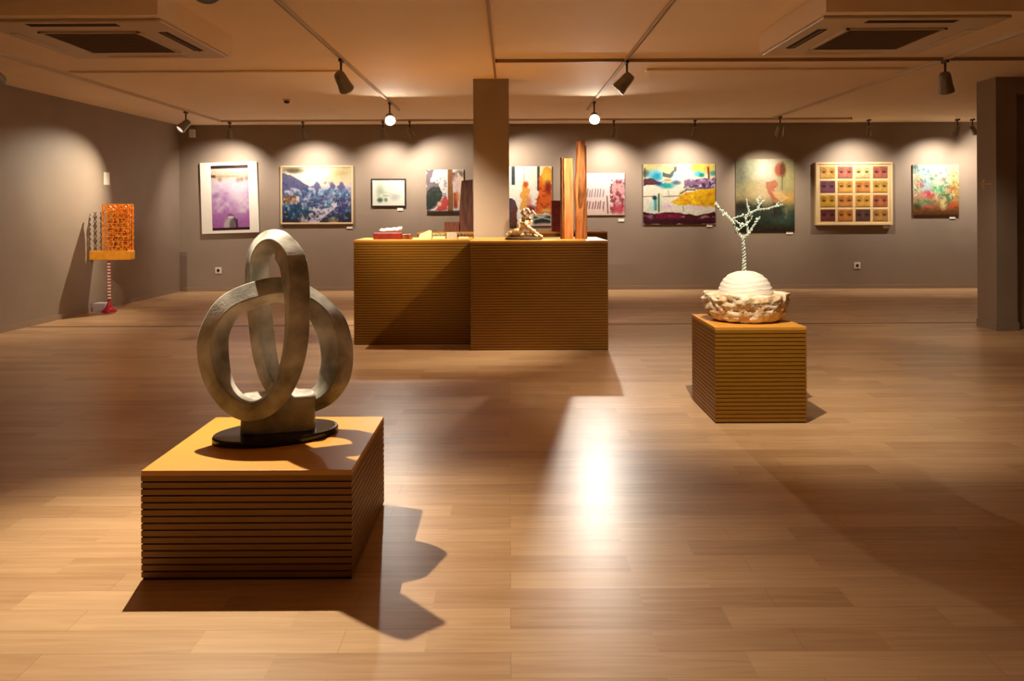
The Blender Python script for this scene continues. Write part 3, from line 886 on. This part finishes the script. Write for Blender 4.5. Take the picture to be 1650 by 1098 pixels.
# ---------------------------------------------------------------- paintings
class Art:
    def __init__(s, w, h, seed=0):
        s.w, s.h = w, h
        s.rng = np.random.RandomState(seed)
        s.im = np.zeros((h, w, 3))
        s.y, s.x = np.mgrid[0:h, 0:w]
        s.x = (s.x+.5)/w; s.y = (s.y+.5)/h
    def fill(s, c): s.im[:] = c; return s
    def mix(s, m, c, a=1):
        m = (np.clip(m, 0, 1)*a)[..., None]; s.im = s.im*(1-m)+np.array(c, float)*m; return s
    def vgrad(s, stops):
        ys = [q[0] for q in stops]
        for k in range(3): s.im[..., k] = np.interp(s.y, ys, [q[1][k] for q in stops])
        return s
    def n(s, sx, sy, seed=None):
        r = s.rng if seed is None else np.random.RandomState(seed)
        g = r.rand(int(sy)+2, int(sx)+2)
        fx = s.x*sx; fy = s.y*sy
        ix = fx.astype(int); iy = fy.astype(int); u = fx-ix; v = fy-iy
        u = u*u*(3-2*u); v = v*v*(3-2*v)
        return (g[iy, ix]*(1-u)+g[iy, ix+1]*u)*(1-v)+(g[iy+1, ix]*(1-u)+g[iy+1, ix+1]*u)*v
    def ell(s, cx, cy, rx, ry, c, a=1, soft=.25, rot=0):
        dx, dy = s.x-cx, s.y-cy
        cr, sr = math.cos(rot), math.sin(rot)
        d = np.sqrt(((dx*cr+dy*sr)/rx)**2+((-dx*sr+dy*cr)/ry)**2)
        return s.mix((1+soft-d)/(2*soft), c, a)
    def rect(s, x0, y0, x1, y1, c, a=1, soft=.008):
        m = np.clip((s.x-x0)/soft, 0, 1)*np.clip((x1-s.x)/soft, 0, 1)*np.clip((s.y-y0)/soft, 0, 1)*np.clip((y1-s.y)/soft, 0, 1)
        return s.mix(m, c, a)
    def poly(s, pts, c, a=1, rough=0):
        x, y = s.x, s.y
        if rough: x = x+(s.n(14, 14)-.5)*rough; y = y+(s.n(14, 14)-.5)*rough
        ins = np.zeros(x.shape, bool); n = len(pts)
        for i in range(n):
            x0, y0 = pts[i]; x1, y1 = pts[(i+1) % n]
            if y0 == y1: continue
            c1 = ((y0 > y) != (y1 > y)) & (x < (x1-x0)*(y-y0)/(y1-y0)+x0)
            ins ^= c1
        return s.mix(ins.astype(float), c, a)
    def line(s, pts, w, c, a=1):
        for i in range(len(pts)-1):
            (x0, y0), (x1, y1) = pts[i], pts[i+1]
            L = (x1-x0)**2+(y1-y0)**2+1e-9
            t = np.clip(((s.x-x0)*(x1-x0)+(s.y-y0)*(y1-y0))/L, 0, 1)
            d = np.hypot(s.x-(x0+t*(x1-x0)), s.y-(y0+t*(y1-y0)))
            s.mix(1.5-d/w, c, a)
        return s
    def blotch(s, sx, sy, lo, hi, c, a=1, mask=None):
        n = s.n(sx, sy)*.6+s.n(sx*2.3, sy*2.3)*.4
        m = np.clip((n-lo)/(hi-lo), 0, 1)
        if mask is not None: m = m*mask
        return s.mix(m, c, a)
    def band(s, y0, y1, soft=.03):
        return np.clip((s.y-y0)/soft, 0, 1)*np.clip((y1-s.y)/soft, 0, 1)
    def grain(s, amp, sx=50, sy=50):
        s.im = np.clip(s.im+((s.n(sx, sy)-.5)*amp)[..., None], 0, 255); return s

def lin(a):
    a = np.clip(a/255., 0, 1)
    return np.where(a <= .04045, a/12.92, ((a+.055)/1.055)**2.4)
def art_mesh(name, art, x0, x1, z0, z1, y, parent=None, thick=0.0, edge=None):
    w, h = art.w, art.h
    # w x h coloured cells, one vertex colour per cell centre, seams shared
    xs = np.linspace(x0, x1, w); zs = np.linspace(z1, z0, h)
    gx, gz = np.meshgrid(xs, zs)
    V = np.stack([gx.ravel(), np.full(w*h, y), gz.ravel()], 1)
    i = np.arange(w*h).reshape(h, w)
    Fq = np.stack([i[:-1, :-1].ravel(), i[1:, :-1].ravel(), i[1:, 1:].ravel(), i[:-1, 1:].ravel()], 1)
    V = V.tolist(); Fl = Fq.tolist()
    nf = len(Fl)
    if thick:
        n = len(V)
        V += [(x0, y, z0), (x1, y, z0), (x1, y, z1), (x0, y, z1), (x0, y+thick, z0), (x1, y+thick, z0), (x1, y+thick, z1), (x0, y+thick, z1)]
        Fl += [[n+0, n+4, n+5, n+1], [n+1, n+5, n+6, n+2], [n+2, n+6, n+7, n+3], [n+3, n+7, n+4, n+0], [n+4, n+7, n+6, n+5]]
    me = bpy.data.meshes.new(name); me.from_pydata(V, [], Fl)
    me.materials.append(M['art'])
    if thick:
        me.materials.append(edge or M['canvas_edge'])
        for k in range(nf, len(Fl)): me.polygons[k].material_index = 1
    ca = me.color_attributes.new('paint', 'FLOAT_COLOR', 'POINT')
    cols = np.ones((len(V), 4)); cols[:w*h, :3] = lin(art.im.reshape(-1, 3))*.66
    ca.data.foreach_set('color', cols.astype(np.float32).ravel())
    me.update()
    o = bpy.data.objects.new(name, me); COL.objects.link(o)
    if parent: o.parent = parent
    return o
def rectpx(x0, y0, x1, y1, Yp):
    a = at((x0+x1)/2, (y0+y1)/2, Yp)
    return a.x, a.z, (x1-x0)/F*Yp/2, (y1-y0)/F*Yp/2
def bars(hx, hz, w, y0, y1, bev=.003):
    b = bmesh.new()
    box(b, -hx, hx, y0, y1, hz-w, hz, bev=bev); box(b, -hx, hx, y0, y1, -hz, -hz+w, bev=bev)
    box(b, -hx, -hx+w, y0, y1, -hz+w, hz-w, bev=bev); box(b, hx-w, hx, y0, y1, -hz+w, hz-w, bev=bev)
    return b

# 1 lilac print on a white mount
def p1():
    A = Art(110, 190, 1).vgrad([(0, (226, 206, 190)), (.06, (232, 212, 200)), (.16, (206, 186, 160)), (.24, (214, 200, 206)), (.34, (224, 200, 232)), (.55, (208, 160, 222)), (.85, (186, 118, 196)), (1, (184, 112, 190))])
    A.blotch(5, 8, .35, .8, (246, 232, 250), .75, A.band(.2, .75)); A.blotch(7, 12, .5, .9, (178, 104, 196), .5, A.band(.4, .95))
    A.ell(.72, .45, .22, .25, (250, 240, 252), .6, .7)
    A.rect(0, .0, 1, .055, (48, 28, 28)); A.rect(.62, 0, 1, .055, (150, 124, 112), .6, .05)
    A.line([(0, .165), (.12, .17)], .018, (70, 44, 20), .9); A.line([(.12, .17), (.75, .175)], .01, (182, 150, 104), .7)
    for x, y in ((.24, .22), (.72, .23), (.82, .22), (.96, .21)): A.ell(x, y, .05, .03, (134, 112, 90), .7, .8)
    A.ell(.12, .47, .08, .03, (140, 96, 160), .6, .9)
    A.ell(.5, .92, .15, .16, (70, 50, 66), 1, .15); A.ell(.46, .94, .15, .14, (216, 204, 210), .95, .2); A.ell(.53, .93, .07, .11, (120, 104, 116), .9, .3)
    A.ell(.5, .80, .09, .022, (250, 240, 244), .9, .4); A.line([(.66, .84), (.67, .97)], .014, (40, 20, 30))
    A.rect(0, .955, 1, 1.1, (52, 14, 30)); A.rect(.3, .955, .58, 1.1, (60, 52, 20), .6, .05); A.grain(16, 40, 70)
    x, z, hx, hz = rectpx(324, 261.5, 415.5, 376, BACK-.03)
    t = thing('mounted_print', 'lilac print with dark bars on a wide white mount, nearest the left corner', 'picture', (x, BACK-.03, z)); t.rotation_euler = (0, math.radians(-1.6), 0)
    obj('mount_board', boxm(-hx, hx, -.012, .024, -hz, hz, bev=.002), M['white'], t)
    X0, Z0, hx2, hz2 = rectpx(341, 266.5, 401, 371, BACK-.04)
    art_mesh('print', A, X0-x-hx2, X0-x+hx2, Z0-z-hz2, Z0-z+hz2, -.0135, t)
p1()
# 2 blue landscape
def p2():
    A = Art(150, 122, 2).vgrad([(0, (214, 196, 150)), (.15, (240, 232, 206)), (.32, (226, 212, 214)), (.42, (150, 150, 196)), (.6, (96, 124, 170)), (.8, (66, 84, 120)), (1, (50, 50, 66))])
    A.ell(.5, .14, .35, .18, (255, 252, 240), 1, .7); A.ell(.85, .12, .14, .1, (170, 150, 84), .7, .8); A.ell(.17, .06, .14, .05, (84, 74, 54), .9, .6)
    A.poly([(0, .08), (.25, .22), (.38, .32), (.36, .42), (0, .45)], (74, 76, 126), .85, .05)
    A.line([(.05, .08), (.28, .24)], .012, (230, 220, 214), .9); A.ell(.8, .25, .2, .07, (240, 204, 160), .7, .7)
    A.blotch(9, 9, .48, .7, (206, 222, 240), .9, A.band(.35, .8)); A.blotch(14, 11, .5, .68, (58, 70, 130), .75, A.band(.25, .92))
    A.blotch(12, 9, .52, .7, (70, 150, 190), .7, A.band(.4, .95))
    A.rect(0, .5, .22, .66, (150, 104, 62), .95, .02); A.rect(.2, .52, .25, .64, (236, 214, 190), .95, .01)
    A.ell(.2, .80, .2, .1, (30, 78, 116), .8, .5); A.ell(.86, .66, .1, .14, (62, 60, 118), .85, .4)
    A.poly([(.32, 1), (.46, .72), (.62, .75), (.78, .64), (.68, .82), (.60, .9), (.5, 1)], (216, 210, 236), .95, .06)
    A.blotch(16, 14, .5, .62, (40, 40, 60), .8, A.band(.78, 1.2)); A.ell(.3, .95, .05, .05, (206, 196, 196), .9, .5); A.ell(.74, .96, .07, .05, (180, 150, 110), .9, .4)
    A.blotch(30, 26, .55, .7, (230, 236, 250), .5, A.band(.4, .95)); A.blotch(30, 26, .55, .7, (24, 30, 60), .5, A.band(.4, .98)); A.grain(20, 60, 60)
    x, z, hx, hz = rectpx(452, 267, 569, 361.5, BACK-.025)
    t = thing('framed_painting', 'blue and white landscape painting in a thin pale frame', 'picture', (x, BACK-.025, z))
    obj('frame', bars(hx, hz, .030, -.010, .025), M['framewood'], t)
    art_mesh('canvas', A, -hx+.03, hx-.03, -hz+.03, hz-.03, 0, t, .02)
p2()
# 3 small drawing
def p3():
    A = Art(70, 56, 3).fill((246, 248, 238))
    A.blotch(7, 5, .5, .9, (206, 222, 200), .6, A.band(.3, .95)); A.ell(.25, .45, .10, .22, (150, 178, 150), .7, .8); A.ell(.24, .78, .08, .08, (60, 96, 70), .9, .5); A.ell(.42, .77, .05, .07, (90, 120, 100), .8, .5)
    A.line([(.22, .6), (.5, .62)], .02, (120, 150, 120), .6); A.ell(.7, .68, .12, .1, (170, 186, 190), .7, .8); A.ell(.28, .6, .06, .05, (240, 246, 240), .9, .5)
    A.line([(.3, .45), (.9, .66)], .012, (160, 180, 160), .5)
    x, z, hx, hz = rectpx(598, 288, 654, 333.5, BACK-.016)
    t = thing('framed_drawing', 'small pale green ink drawing in a thin black frame', 'picture', (x, BACK-.016, z))
    obj('frame', bars(hx, hz, .022, -.008, .016), M['frameblack'], t)
    art_mesh('drawing', A, -hx+.02, hx-.02, -hz+.02, hz-.02, 0, t, .015)
p3()
def canvas(name, label, A, x0, y0, x1, y1, thick=.02, edge=None):
    x, z, hx, hz = rectpx(x0, y0, x1, y1, BACK-thick)
    o = art_mesh(name, A, -hx, hx, -hz, hz, 0, None, thick, edge)
    o.location = (x, BACK-thick-.001, z)
    return tag(o, label, 'painting')
# 4
A = Art(80, 96, 4).fill((240, 236, 238))
A.poly([(0, 0), (.25, 0), (.16, .10), (.12, .3), (.2, .3), (.34, .3), (.4, .5), (.42, .75), (0, 1)], (120, 106, 116), .9, .06)
A.poly([(0, .5), (.2, .36), (.4, .42), (.44, .6), (.34, .78), (.1, .86), (0, .95)], (44, 58, 52), .95, .08)
A.poly([(.22, .92), (.34, .78), (.46, .62), (.56, .6), (.58, .92)], (206, 72, 70), .95, .04); A.ell(.35, .77, .06, .05, (240, 214, 180), .95, .4)
A.poly([(.57, 0), (.70, 0), (.72, 1), (.57, 1)], (140, 92, 48), .95); A.rect(.68, .05, .80, .3, (96, 50, 44), .9, .04)
A.ell(.80, .3, .09, .2, (224, 198, 200), .9, .4); A.ell(.9, .1, .12, .08, (110, 100, 84), .9, .5); A.poly([(.82, .08), (.86, .06), (1, .3), (.96, .95), (.86, .95), (.90, .5)], (240, 210, 176), .95, .02)
A.rect(.70, .5, .86, .9, (150, 40, 20), .85, .05); A.ell(.83, .62, .06, .12, (232, 142, 70), .8, .5); A.rect(0, .91, 1, 1.1, (48, 38, 32), .95, .04)
A.blotch(16, 20, .55, .72, (90, 90, 96), .5, A.band(.15, .7)*(A.x < .55)); A.grain(22)
canvas('mounted_canvas', 'canvas with dark foliage, white light and a red patch, partly behind the mahogany slab', A, 687, 273.5, 747, 344.5, edge=M['canvas_dark'])
# 5
A = Art(90, 110, 5).fill((248, 244, 232))
A.rect(.18, .0, .26, .32, (52, 62, 66)); A.rect(.70, .0, .76, .42, (60, 62, 52)); A.rect(.42, 0, .45, .3, (170, 120, 70), .9, .02)
A.poly([(.36, .75), (.40, .3), (.5, .25), (.55, .4), (.53, .6), (.6, .75)], (236, 168, 60), .9, .06); A.ell(.47, .31, .05, .05, (196, 76, 26), .95, .4)
A.poly([(.66, .78), (.72, .42), (.76, .15), (.86, .03), (1, .05), (1, .8)], (222, 96, 20), .95, .05); A.ell(.9, .16, .12, .15, (246, 206, 70), .9, .5); A.ell(.92, .36, .06, .1, (120, 20, 10), .85, .5)
A.poly([(0, .45), (.05, .25), (.1, .4), (.12, .55), (0, .55)], (204, 110, 40), .9, .04)
A.poly([(0, .55), (.1, .5), (.26, .55), (.3, .7), (.28, 1), (0, 1)], (66, 46, 60), .9, .06); A.rect(.16, .66, .28, 1, (120, 62, 30), .8, .05)
A.ell(.54, .62, .05, .12, (226, 150, 130), .9, .5); A.ell(.58, .72, .1, .06, (110, 30, 40), .9, .5); A.rect(.6, .80, 1, 1, (24, 34, 30), .95, .05)
A.line([(.58, .8), (.75, .85), (1, .8)], .016, (206, 214, 196), .8); A.line([(.6, .9), (.8, .86), (1, .9)], .014, (190, 200, 190), .8); A.ell(.85, .99, .2, .04, (226, 180, 160), .8, .5); A.ell(.88, .74, .09, .03, (226, 190, 110), .9, .5)
A.blotch(18, 24, .56, .7, (120, 40, 20), .5, A.band(.3, .85)*(A.x > .66)); A.grain(26)
canvas('mounted_canvas', 'white, yellow and orange abstract canvas just right of the column', A, 810, 268, 889, 364, edge=M['canvas_dark'])
# 6
A = Art(90, 96, 6).vgrad([(0, (240, 232, 244)), (.3, (242, 232, 236)), (1, (240, 214, 200))])
rn = random.Random(6)
for rowy, cl_, n_ in ((.5, (140, 110, 130), 7), (.78, (120, 60, 80), 7)):
    for k in range(n_):
        x = .12+k*.062+rn.uniform(-.01, .01); A.line([(x-.012, rowy+.06), (x+.012, rowy-.07-rn.random()*.06)], .012, cl_, .85)
A.poly([(.66, .45), (.75, .2), (.95, .1), (.98, .5), (.95, .98), (.7, .95), (.68, .7)], (222, 150, 150), .8, .08)
A.blotch(16, 18, .5, .66, (120, 50, 64), .8, (A.x > .64)*A.band(.15, .95)); A.ell(.85, .85, .14, .1, (196, 60, 80), .8, .6); A.line([(.58, .55), (.6, .95)], .014, (90, 50, 70), .8); A.line([(.5, .7), (.5, .9)], .01, (140, 110, 140), .7)
A.rect(.97, 0, 1, 1, (110, 70, 110), .8, .02); A.grain(14)
canvas('mounted_canvas', 'pale pink and white canvas with small dark strokes, right of the tall planks', A, 938, 279, 1007, 347)
# 7
A = Art(150, 124, 7).fill((240, 234, 216))
A.ell(.15, .05, .2, .12, (214, 206, 110), .8, .7); A.ell(.22, .04, .06, .04, (250, 180, 150), .9, .6); A.ell(.38, .1, .12, .1, (246, 232, 150), .8, .6); A.ell(.78, .06, .12, .09, (190, 226, 80), .95, .4); A.ell(.9, .08, .06, .08, (250, 180, 90), .9, .4); A.ell(.96, .1, .05, .1, (220, 210, 90), .9, .5)
A.rect(0, .05, .05, .25, (60, 56, 20), .9, .03); A.ell(.05, .16, .05, .05, (40, 52, 30), .9, .5)
A.ell(.17, .18, .12, .09, (120, 200, 220), .95, .4); A.ell(.19, .21, .06, .06, (20, 158, 200), .95, .5); A.ell(.46, .2, .09, .06, (170, 226, 236), .95, .4)
A.poly([(.28, .12), (.36, .16), (.42, .10), (.42, .04), (.47, .04), (.46, .12), (.38, .24), (.28, .22)], (70, 76, 84), .85, .03)
A.ell(.77, .17, .07, .045, (90, 190, 226), .95, .4); A.ell(.81, .19, .035, .03, (20, 140, 90), .9, .5); A.ell(.97, .16, .05, .04, (70, 150, 160), .9, .4); A.line([(.9, .06), (.91, .24)], .012, (110, 50, 10), .95)
A.poly([(0, .25), (.12, .24), (.24, .3), (.26, .34), (.05, .34), (0, .36)], (84, 34, 48), .95, .02); A.ell(.24, .33, .07, .035, (26, 50, 110), .9, .5); A.ell(.34, .27, .05, .02, (220, 140, 60), .9, .5); A.ell(.46, .31, .06, .035, (70, 100, 140), .9, .5)
A.ell(.33, .36, .09, .045, (20, 160, 160), .95, .5); A.ell(.28, .31, .02, .02, (150, 220, 255), .9, .5)
A.poly([(.56, .34), (.6, .26), (.75, .24), (1, .24), (1, .42), (.78, .43), (.7, .40), (.57, .38)], (126, 92, 134), .9, .05); A.blotch(26, 24, .5, .66, (60, 34, 60), .85, A.band(.25, .42)*(A.x > .56)); A.blotch(24, 22, .56, .7, (226, 200, 240), .9, A.band(.24, .4)*(A.x > .6))
A.poly([(.38, .63), (.48, .56), (.55, .50), (.7, .45), (.85, .42), (1, .40), (1, .72), (.8, .70), (.62, .68), (.48, .68)], (232, 182, 16), 1, .03)
A.blotch(20, 18, .5, .7, (214, 130, 10), .85, A.band(.42, .7)*(A.x > .5)); A.blotch(16, 14, .56, .72, (250, 224, 30), .85, A.band(.48, .68)*(A.x > .42)*(A.x < .8)); A.line([(.52, .49), (.6, .43), (.72, .43)], .012, (70, 56, 20), .8)
A.line([(0, .54), (.18, .53)], .008, (110, 100, 90), .8); A.line([(.28, .54), (.5, .53)], .008, (110, 100, 90), .8); A.line([(.35, .44), (.36, .53)], .006, (140, 160, 120), .8)
A.rect(.14, .56, .20, .78, (40, 160, 166), .95, .02); A.ell(.16, .56, .03, .03, (4, 50, 60), .95, .4); A.rect(.20, .48, .235, .80, (14, 70, 44), .95, .015); A.rect(.235, .5, .27, .78, (190, 226, 150), .7, .02); A.ell(.1, .7, .05, .1, (206, 230, 226), .8, .5)
A.ell(.33, .71, .06, .04, (220, 190, 236), .8, .5); A.ell(.75, .72, .15, .03, (226, 206, 236), .8, .5); A.line([(.55, .7), (.56, .78)], .008, (90, 180, 120), .8)
A.poly([(0, .8), (.15, .82), (.3, .79), (.55, .82), (.75, .85), (.88, .82), (1, .79), (1, 1), (0, 1)], (70, 8, 30), 1, .03); A.rect(.16, .80, .55, .92, (130, 10, 60), .8, .03); A.blotch(14, 34, .6, .7, (240, 150, 180), .9, A.band(.84, .9)); A.rect(0, .92, 1, 1, (48, 16, 8), .7, .05)
A.ell(.11, .87, .03, .04, (130, 120, 150), .8, .6); A.ell(.83, .88, .05, .02, (200, 160, 150), .8, .6, -.4); A.grain(28, 60, 50)
canvas('mounted_canvas', 'colourful abstract canvas with a yellow hill, turquoise blots and a dark red base', A, 1036.5, 264.5, 1152.5, 361.5, edge=M['canvas_dark'])
# 8
A = Art(110, 134, 8).vgrad([(0, (178, 176, 150)), (.3, (160, 158, 120)), (.5, (176, 160, 116)), (.62, (104, 104, 78)), (.75, (52, 66, 56)), (1, (44, 36, 20))])
A.ell(.47, .14, .22, .26, (252, 244, 232), 1, .8); A.ell(.1, .22, .12, .2, (100, 104, 92), .8, .8); A.ell(.28, .1, .08, .12, (160, 180, 150), .7, .8); A.ell(.9, .3, .14, .3, (196, 190, 130), .7, .8)
A.ell(.3, .38, .16, .08, (176, 172, 120), .8, .8); A.ell(.88, .54, .14, .07, (222, 170, 90), .9, .6); A.ell(.5, .48, .2, .12, (240, 216, 176), .8, .8)
A.poly([(.52, .32), (.66, .28), (.72, .34), (.66, .42), (.72, .58), (.62, .6), (.56, .48), (.52, .4)], (206, 130, 104), .95, .03); A.poly([(.62, .44), (.76, .45), (.9, .54), (.76, .6), (.66, .52)], (240, 200, 140), .9, .03)
A.ell(.75, .15, .085, .09, (184, 100, 78), 1, .25); A.ell(.80, .15, .05, .1, (116, 66, 44), .9, .4); A.line([(.79, .24), (.79, .42)], .008, (100, 100, 60), .8)
A.rect(.62, .59, .76, .64, (84, 56, 54), .9, .03); A.poly([(.62, .66), (.78, .66), (.80, .82), (.64, .84)], (58, 42, 34), .9, .04); A.rect(.8, .6, .9, .85, (150, 150, 110), .6, .05)
A.blotch(10, 12, .5, .75, (36, 62, 58), .7, A.band(.62, .95)); A.ell(.78, .84, .16, .06, (70, 110, 96), .6, .7); A.ell(.1, .65, .12, .06, (34, 24, 18), .9, .6); A.ell(.2, .9, .14, .07, (10, 16, 14), .9, .6); A.rect(0, .95, 1, 1, (24, 14, 8), .8, .04)
A.grain(18, 30, 40)
canvas('mounted_canvas', 'misty green painting of a figure reaching towards a pink ball, behind the twig', A, 1185.5, 256.5, 1280, 373.5, edge=M['canvas_dark'])
# 9 box with sixteen small eye pictures
def p9():
    x, z, hx, hz = rectpx(1314, 261.5, 1438, 363, BACK-.05)
    t = thing('boxed_picture_grid', 'cream box frame holding sixteen small orange and mauve eye pictures', 'picture', (x, BACK-.05, z))
    obj('frame', bars(hx, hz, .035, -.015, .05), M['boxframe'], t)
    obj('backing', boxm(-hx+.03, hx-.03, .0, .02, -hz+.03, hz-.03), M['boxframe'], t)
    cols = [(250,186,96),(196,120,100),(250,222,160),(206,120,100), (140,84,100),(246,180,90),(232,156,84),(240,188,90), (240,180,60),(230,150,70),(246,180,80),(206,120,76), (132,64,60),(226,146,66),(110,74,66),(214,156,84)]
    W = 2*(hx-.06)/4; H = 2*(hz-.05)/4
    for k in range(16):
        i, j = k % 4, k//4
        c = cols[k]; dk = tuple(v*.42 for v in c)
        A = Art(26, 20, 40+k).fill(c)
        A.blotch(3, 3, .4, .8, tuple(min(255, v*1.12) for v in c), .7); A.blotch(5, 4, .5, .8, tuple(v*.72 for v in c), .6)
        for ex in (.24, .76):
            A.ell(ex, .46, .14, .10, dk, .75, .6); A.ell(ex, .48, .06, .07, tuple(v*.25 for v in c), .8, .5)
            A.line([(ex-.16, .30), (ex, .20), (ex+.16, .28)], .04, tuple(v*.6 for v in c), .6)
        A.ell(.5, .62, .08, .2, tuple(min(255, v*1.15) for v in c), .6, .6); A.rect(0, .86, 1, 1.1, tuple(v*.7 for v in c), .6, .1)
        cx = -hx+.06+W*(i+.5); cz = hz-.05-H*(j+.5)
        art_mesh('eye_picture', A, cx-W*.42, cx+W*.42, cz-H*.41, cz+H*.41, -.006, t, .006, M['boxframe'])
p9()
# 10
A = Art(100, 110, 10).vgrad([(0, (196, 196, 176)), (.5, (190, 190, 150)), (.8, (170, 120, 76)), (1, (90, 46, 14))])
A.ell(.06, .07, .06, .08, (56, 84, 84), .9, .6); A.ell(.25, .12, .16, .14, (156, 214, 222), .9, .6); A.ell(.3, .36, .13, .16, (176, 204, 230), .9, .5); A.ell(.42, .22, .14, .2, (190, 230, 206), .7, .8)
A.ell(.62, .18, .15, .14, (244, 232, 230), .95, .6); A.ell(.6, .17, .07, .05, (206, 180, 176), .8, .6); A.ell(.68, .38, .15, .1, (232, 240, 206), .8, .7); A.ell(.63, .31, .08, .04, (226, 180, 176), .8, .6)
A.ell(.86, .18, .1, .16, (226, 222, 150), .9, .7); A.ell(.93, .5, .08, .2, (206, 150, 50), .9, .7); A.ell(.16, .38, .07, .07, (206, 110, 110), .9, .5); A.ell(.12, .28, .06, .06, (214, 190, 140), .8, .6)
A.ell(.34, .58, .12, .06, (232, 70, 110), .95, .5); A.ell(.42, .63, .10, .05, (224, 100, 60), .85, .6); A.ell(.18, .6, .14, .04, (224, 150, 140), .85, .7); A.ell(.52, .66, .05, .08, (240, 180, 130), .85, .6)
A.ell(.55, .5, .12, .08, (110, 206, 140), .9, .6); A.poly([(.55, .58), (.68, .56), (.86, .60), (.88, .68), (.78, .72), (.68, .64)], (84, 130, 70), .9, .04); A.ell(.82, .49, .07, .06, (226, 130, 70), .9, .6)
A.ell(.66, .76, .07, .12, (232, 216, 150), .95, .4); A.ell(.22, .76, .16, .04, (120, 170, 110), .85, .6, -.2); A.ell(.08, .82, .07, .05, (50, 64, 30), .9, .6); A.ell(.32, .83, .09, .03, (226, 100, 110), .85, .6); A.ell(.88, .80, .10, .06, (206, 90, 40), .9, .6)
A.blotch(18, 18, .56, .7, (60, 110, 90), .5, A.band(.05, .8)); A.blotch(22, 20, .58, .7, (250, 236, 220), .6, A.band(.05, .7)); A.blotch(14, 14, .5, .75, (96, 56, 20), .6, A.band(.82, 1.1)); A.grain(26)
canvas('mounted_canvas', 'small multicoloured floral canvas nearest the pillar', A, 1471, 265.5, 1545, 347, thick=.028)

# ---------------------------------------------------------------- world and view
w = bpy.data.worlds.new('world'); S.world = w; w.use_nodes = True
w.node_tree.nodes['Background'].inputs[0].default_value = (.02, .015, .01, 1)
w.node_tree.nodes['Background'].inputs[1].default_value = .2
S.view_settings.view_transform = 'Standard'
S.view_settings.look = 'None'
S.view_settings.exposure = 0.45
S.view_settings.gamma = 1.0
S.view_settings.use_curve_mapping = False
S.cycles.max_bounces = 8
S.cycles.diffuse_bounces = 5
S.cycles.glossy_bounces = 4
S.cycles.sample_clamp_indirect = 6
S.cycles.use_denoising = True
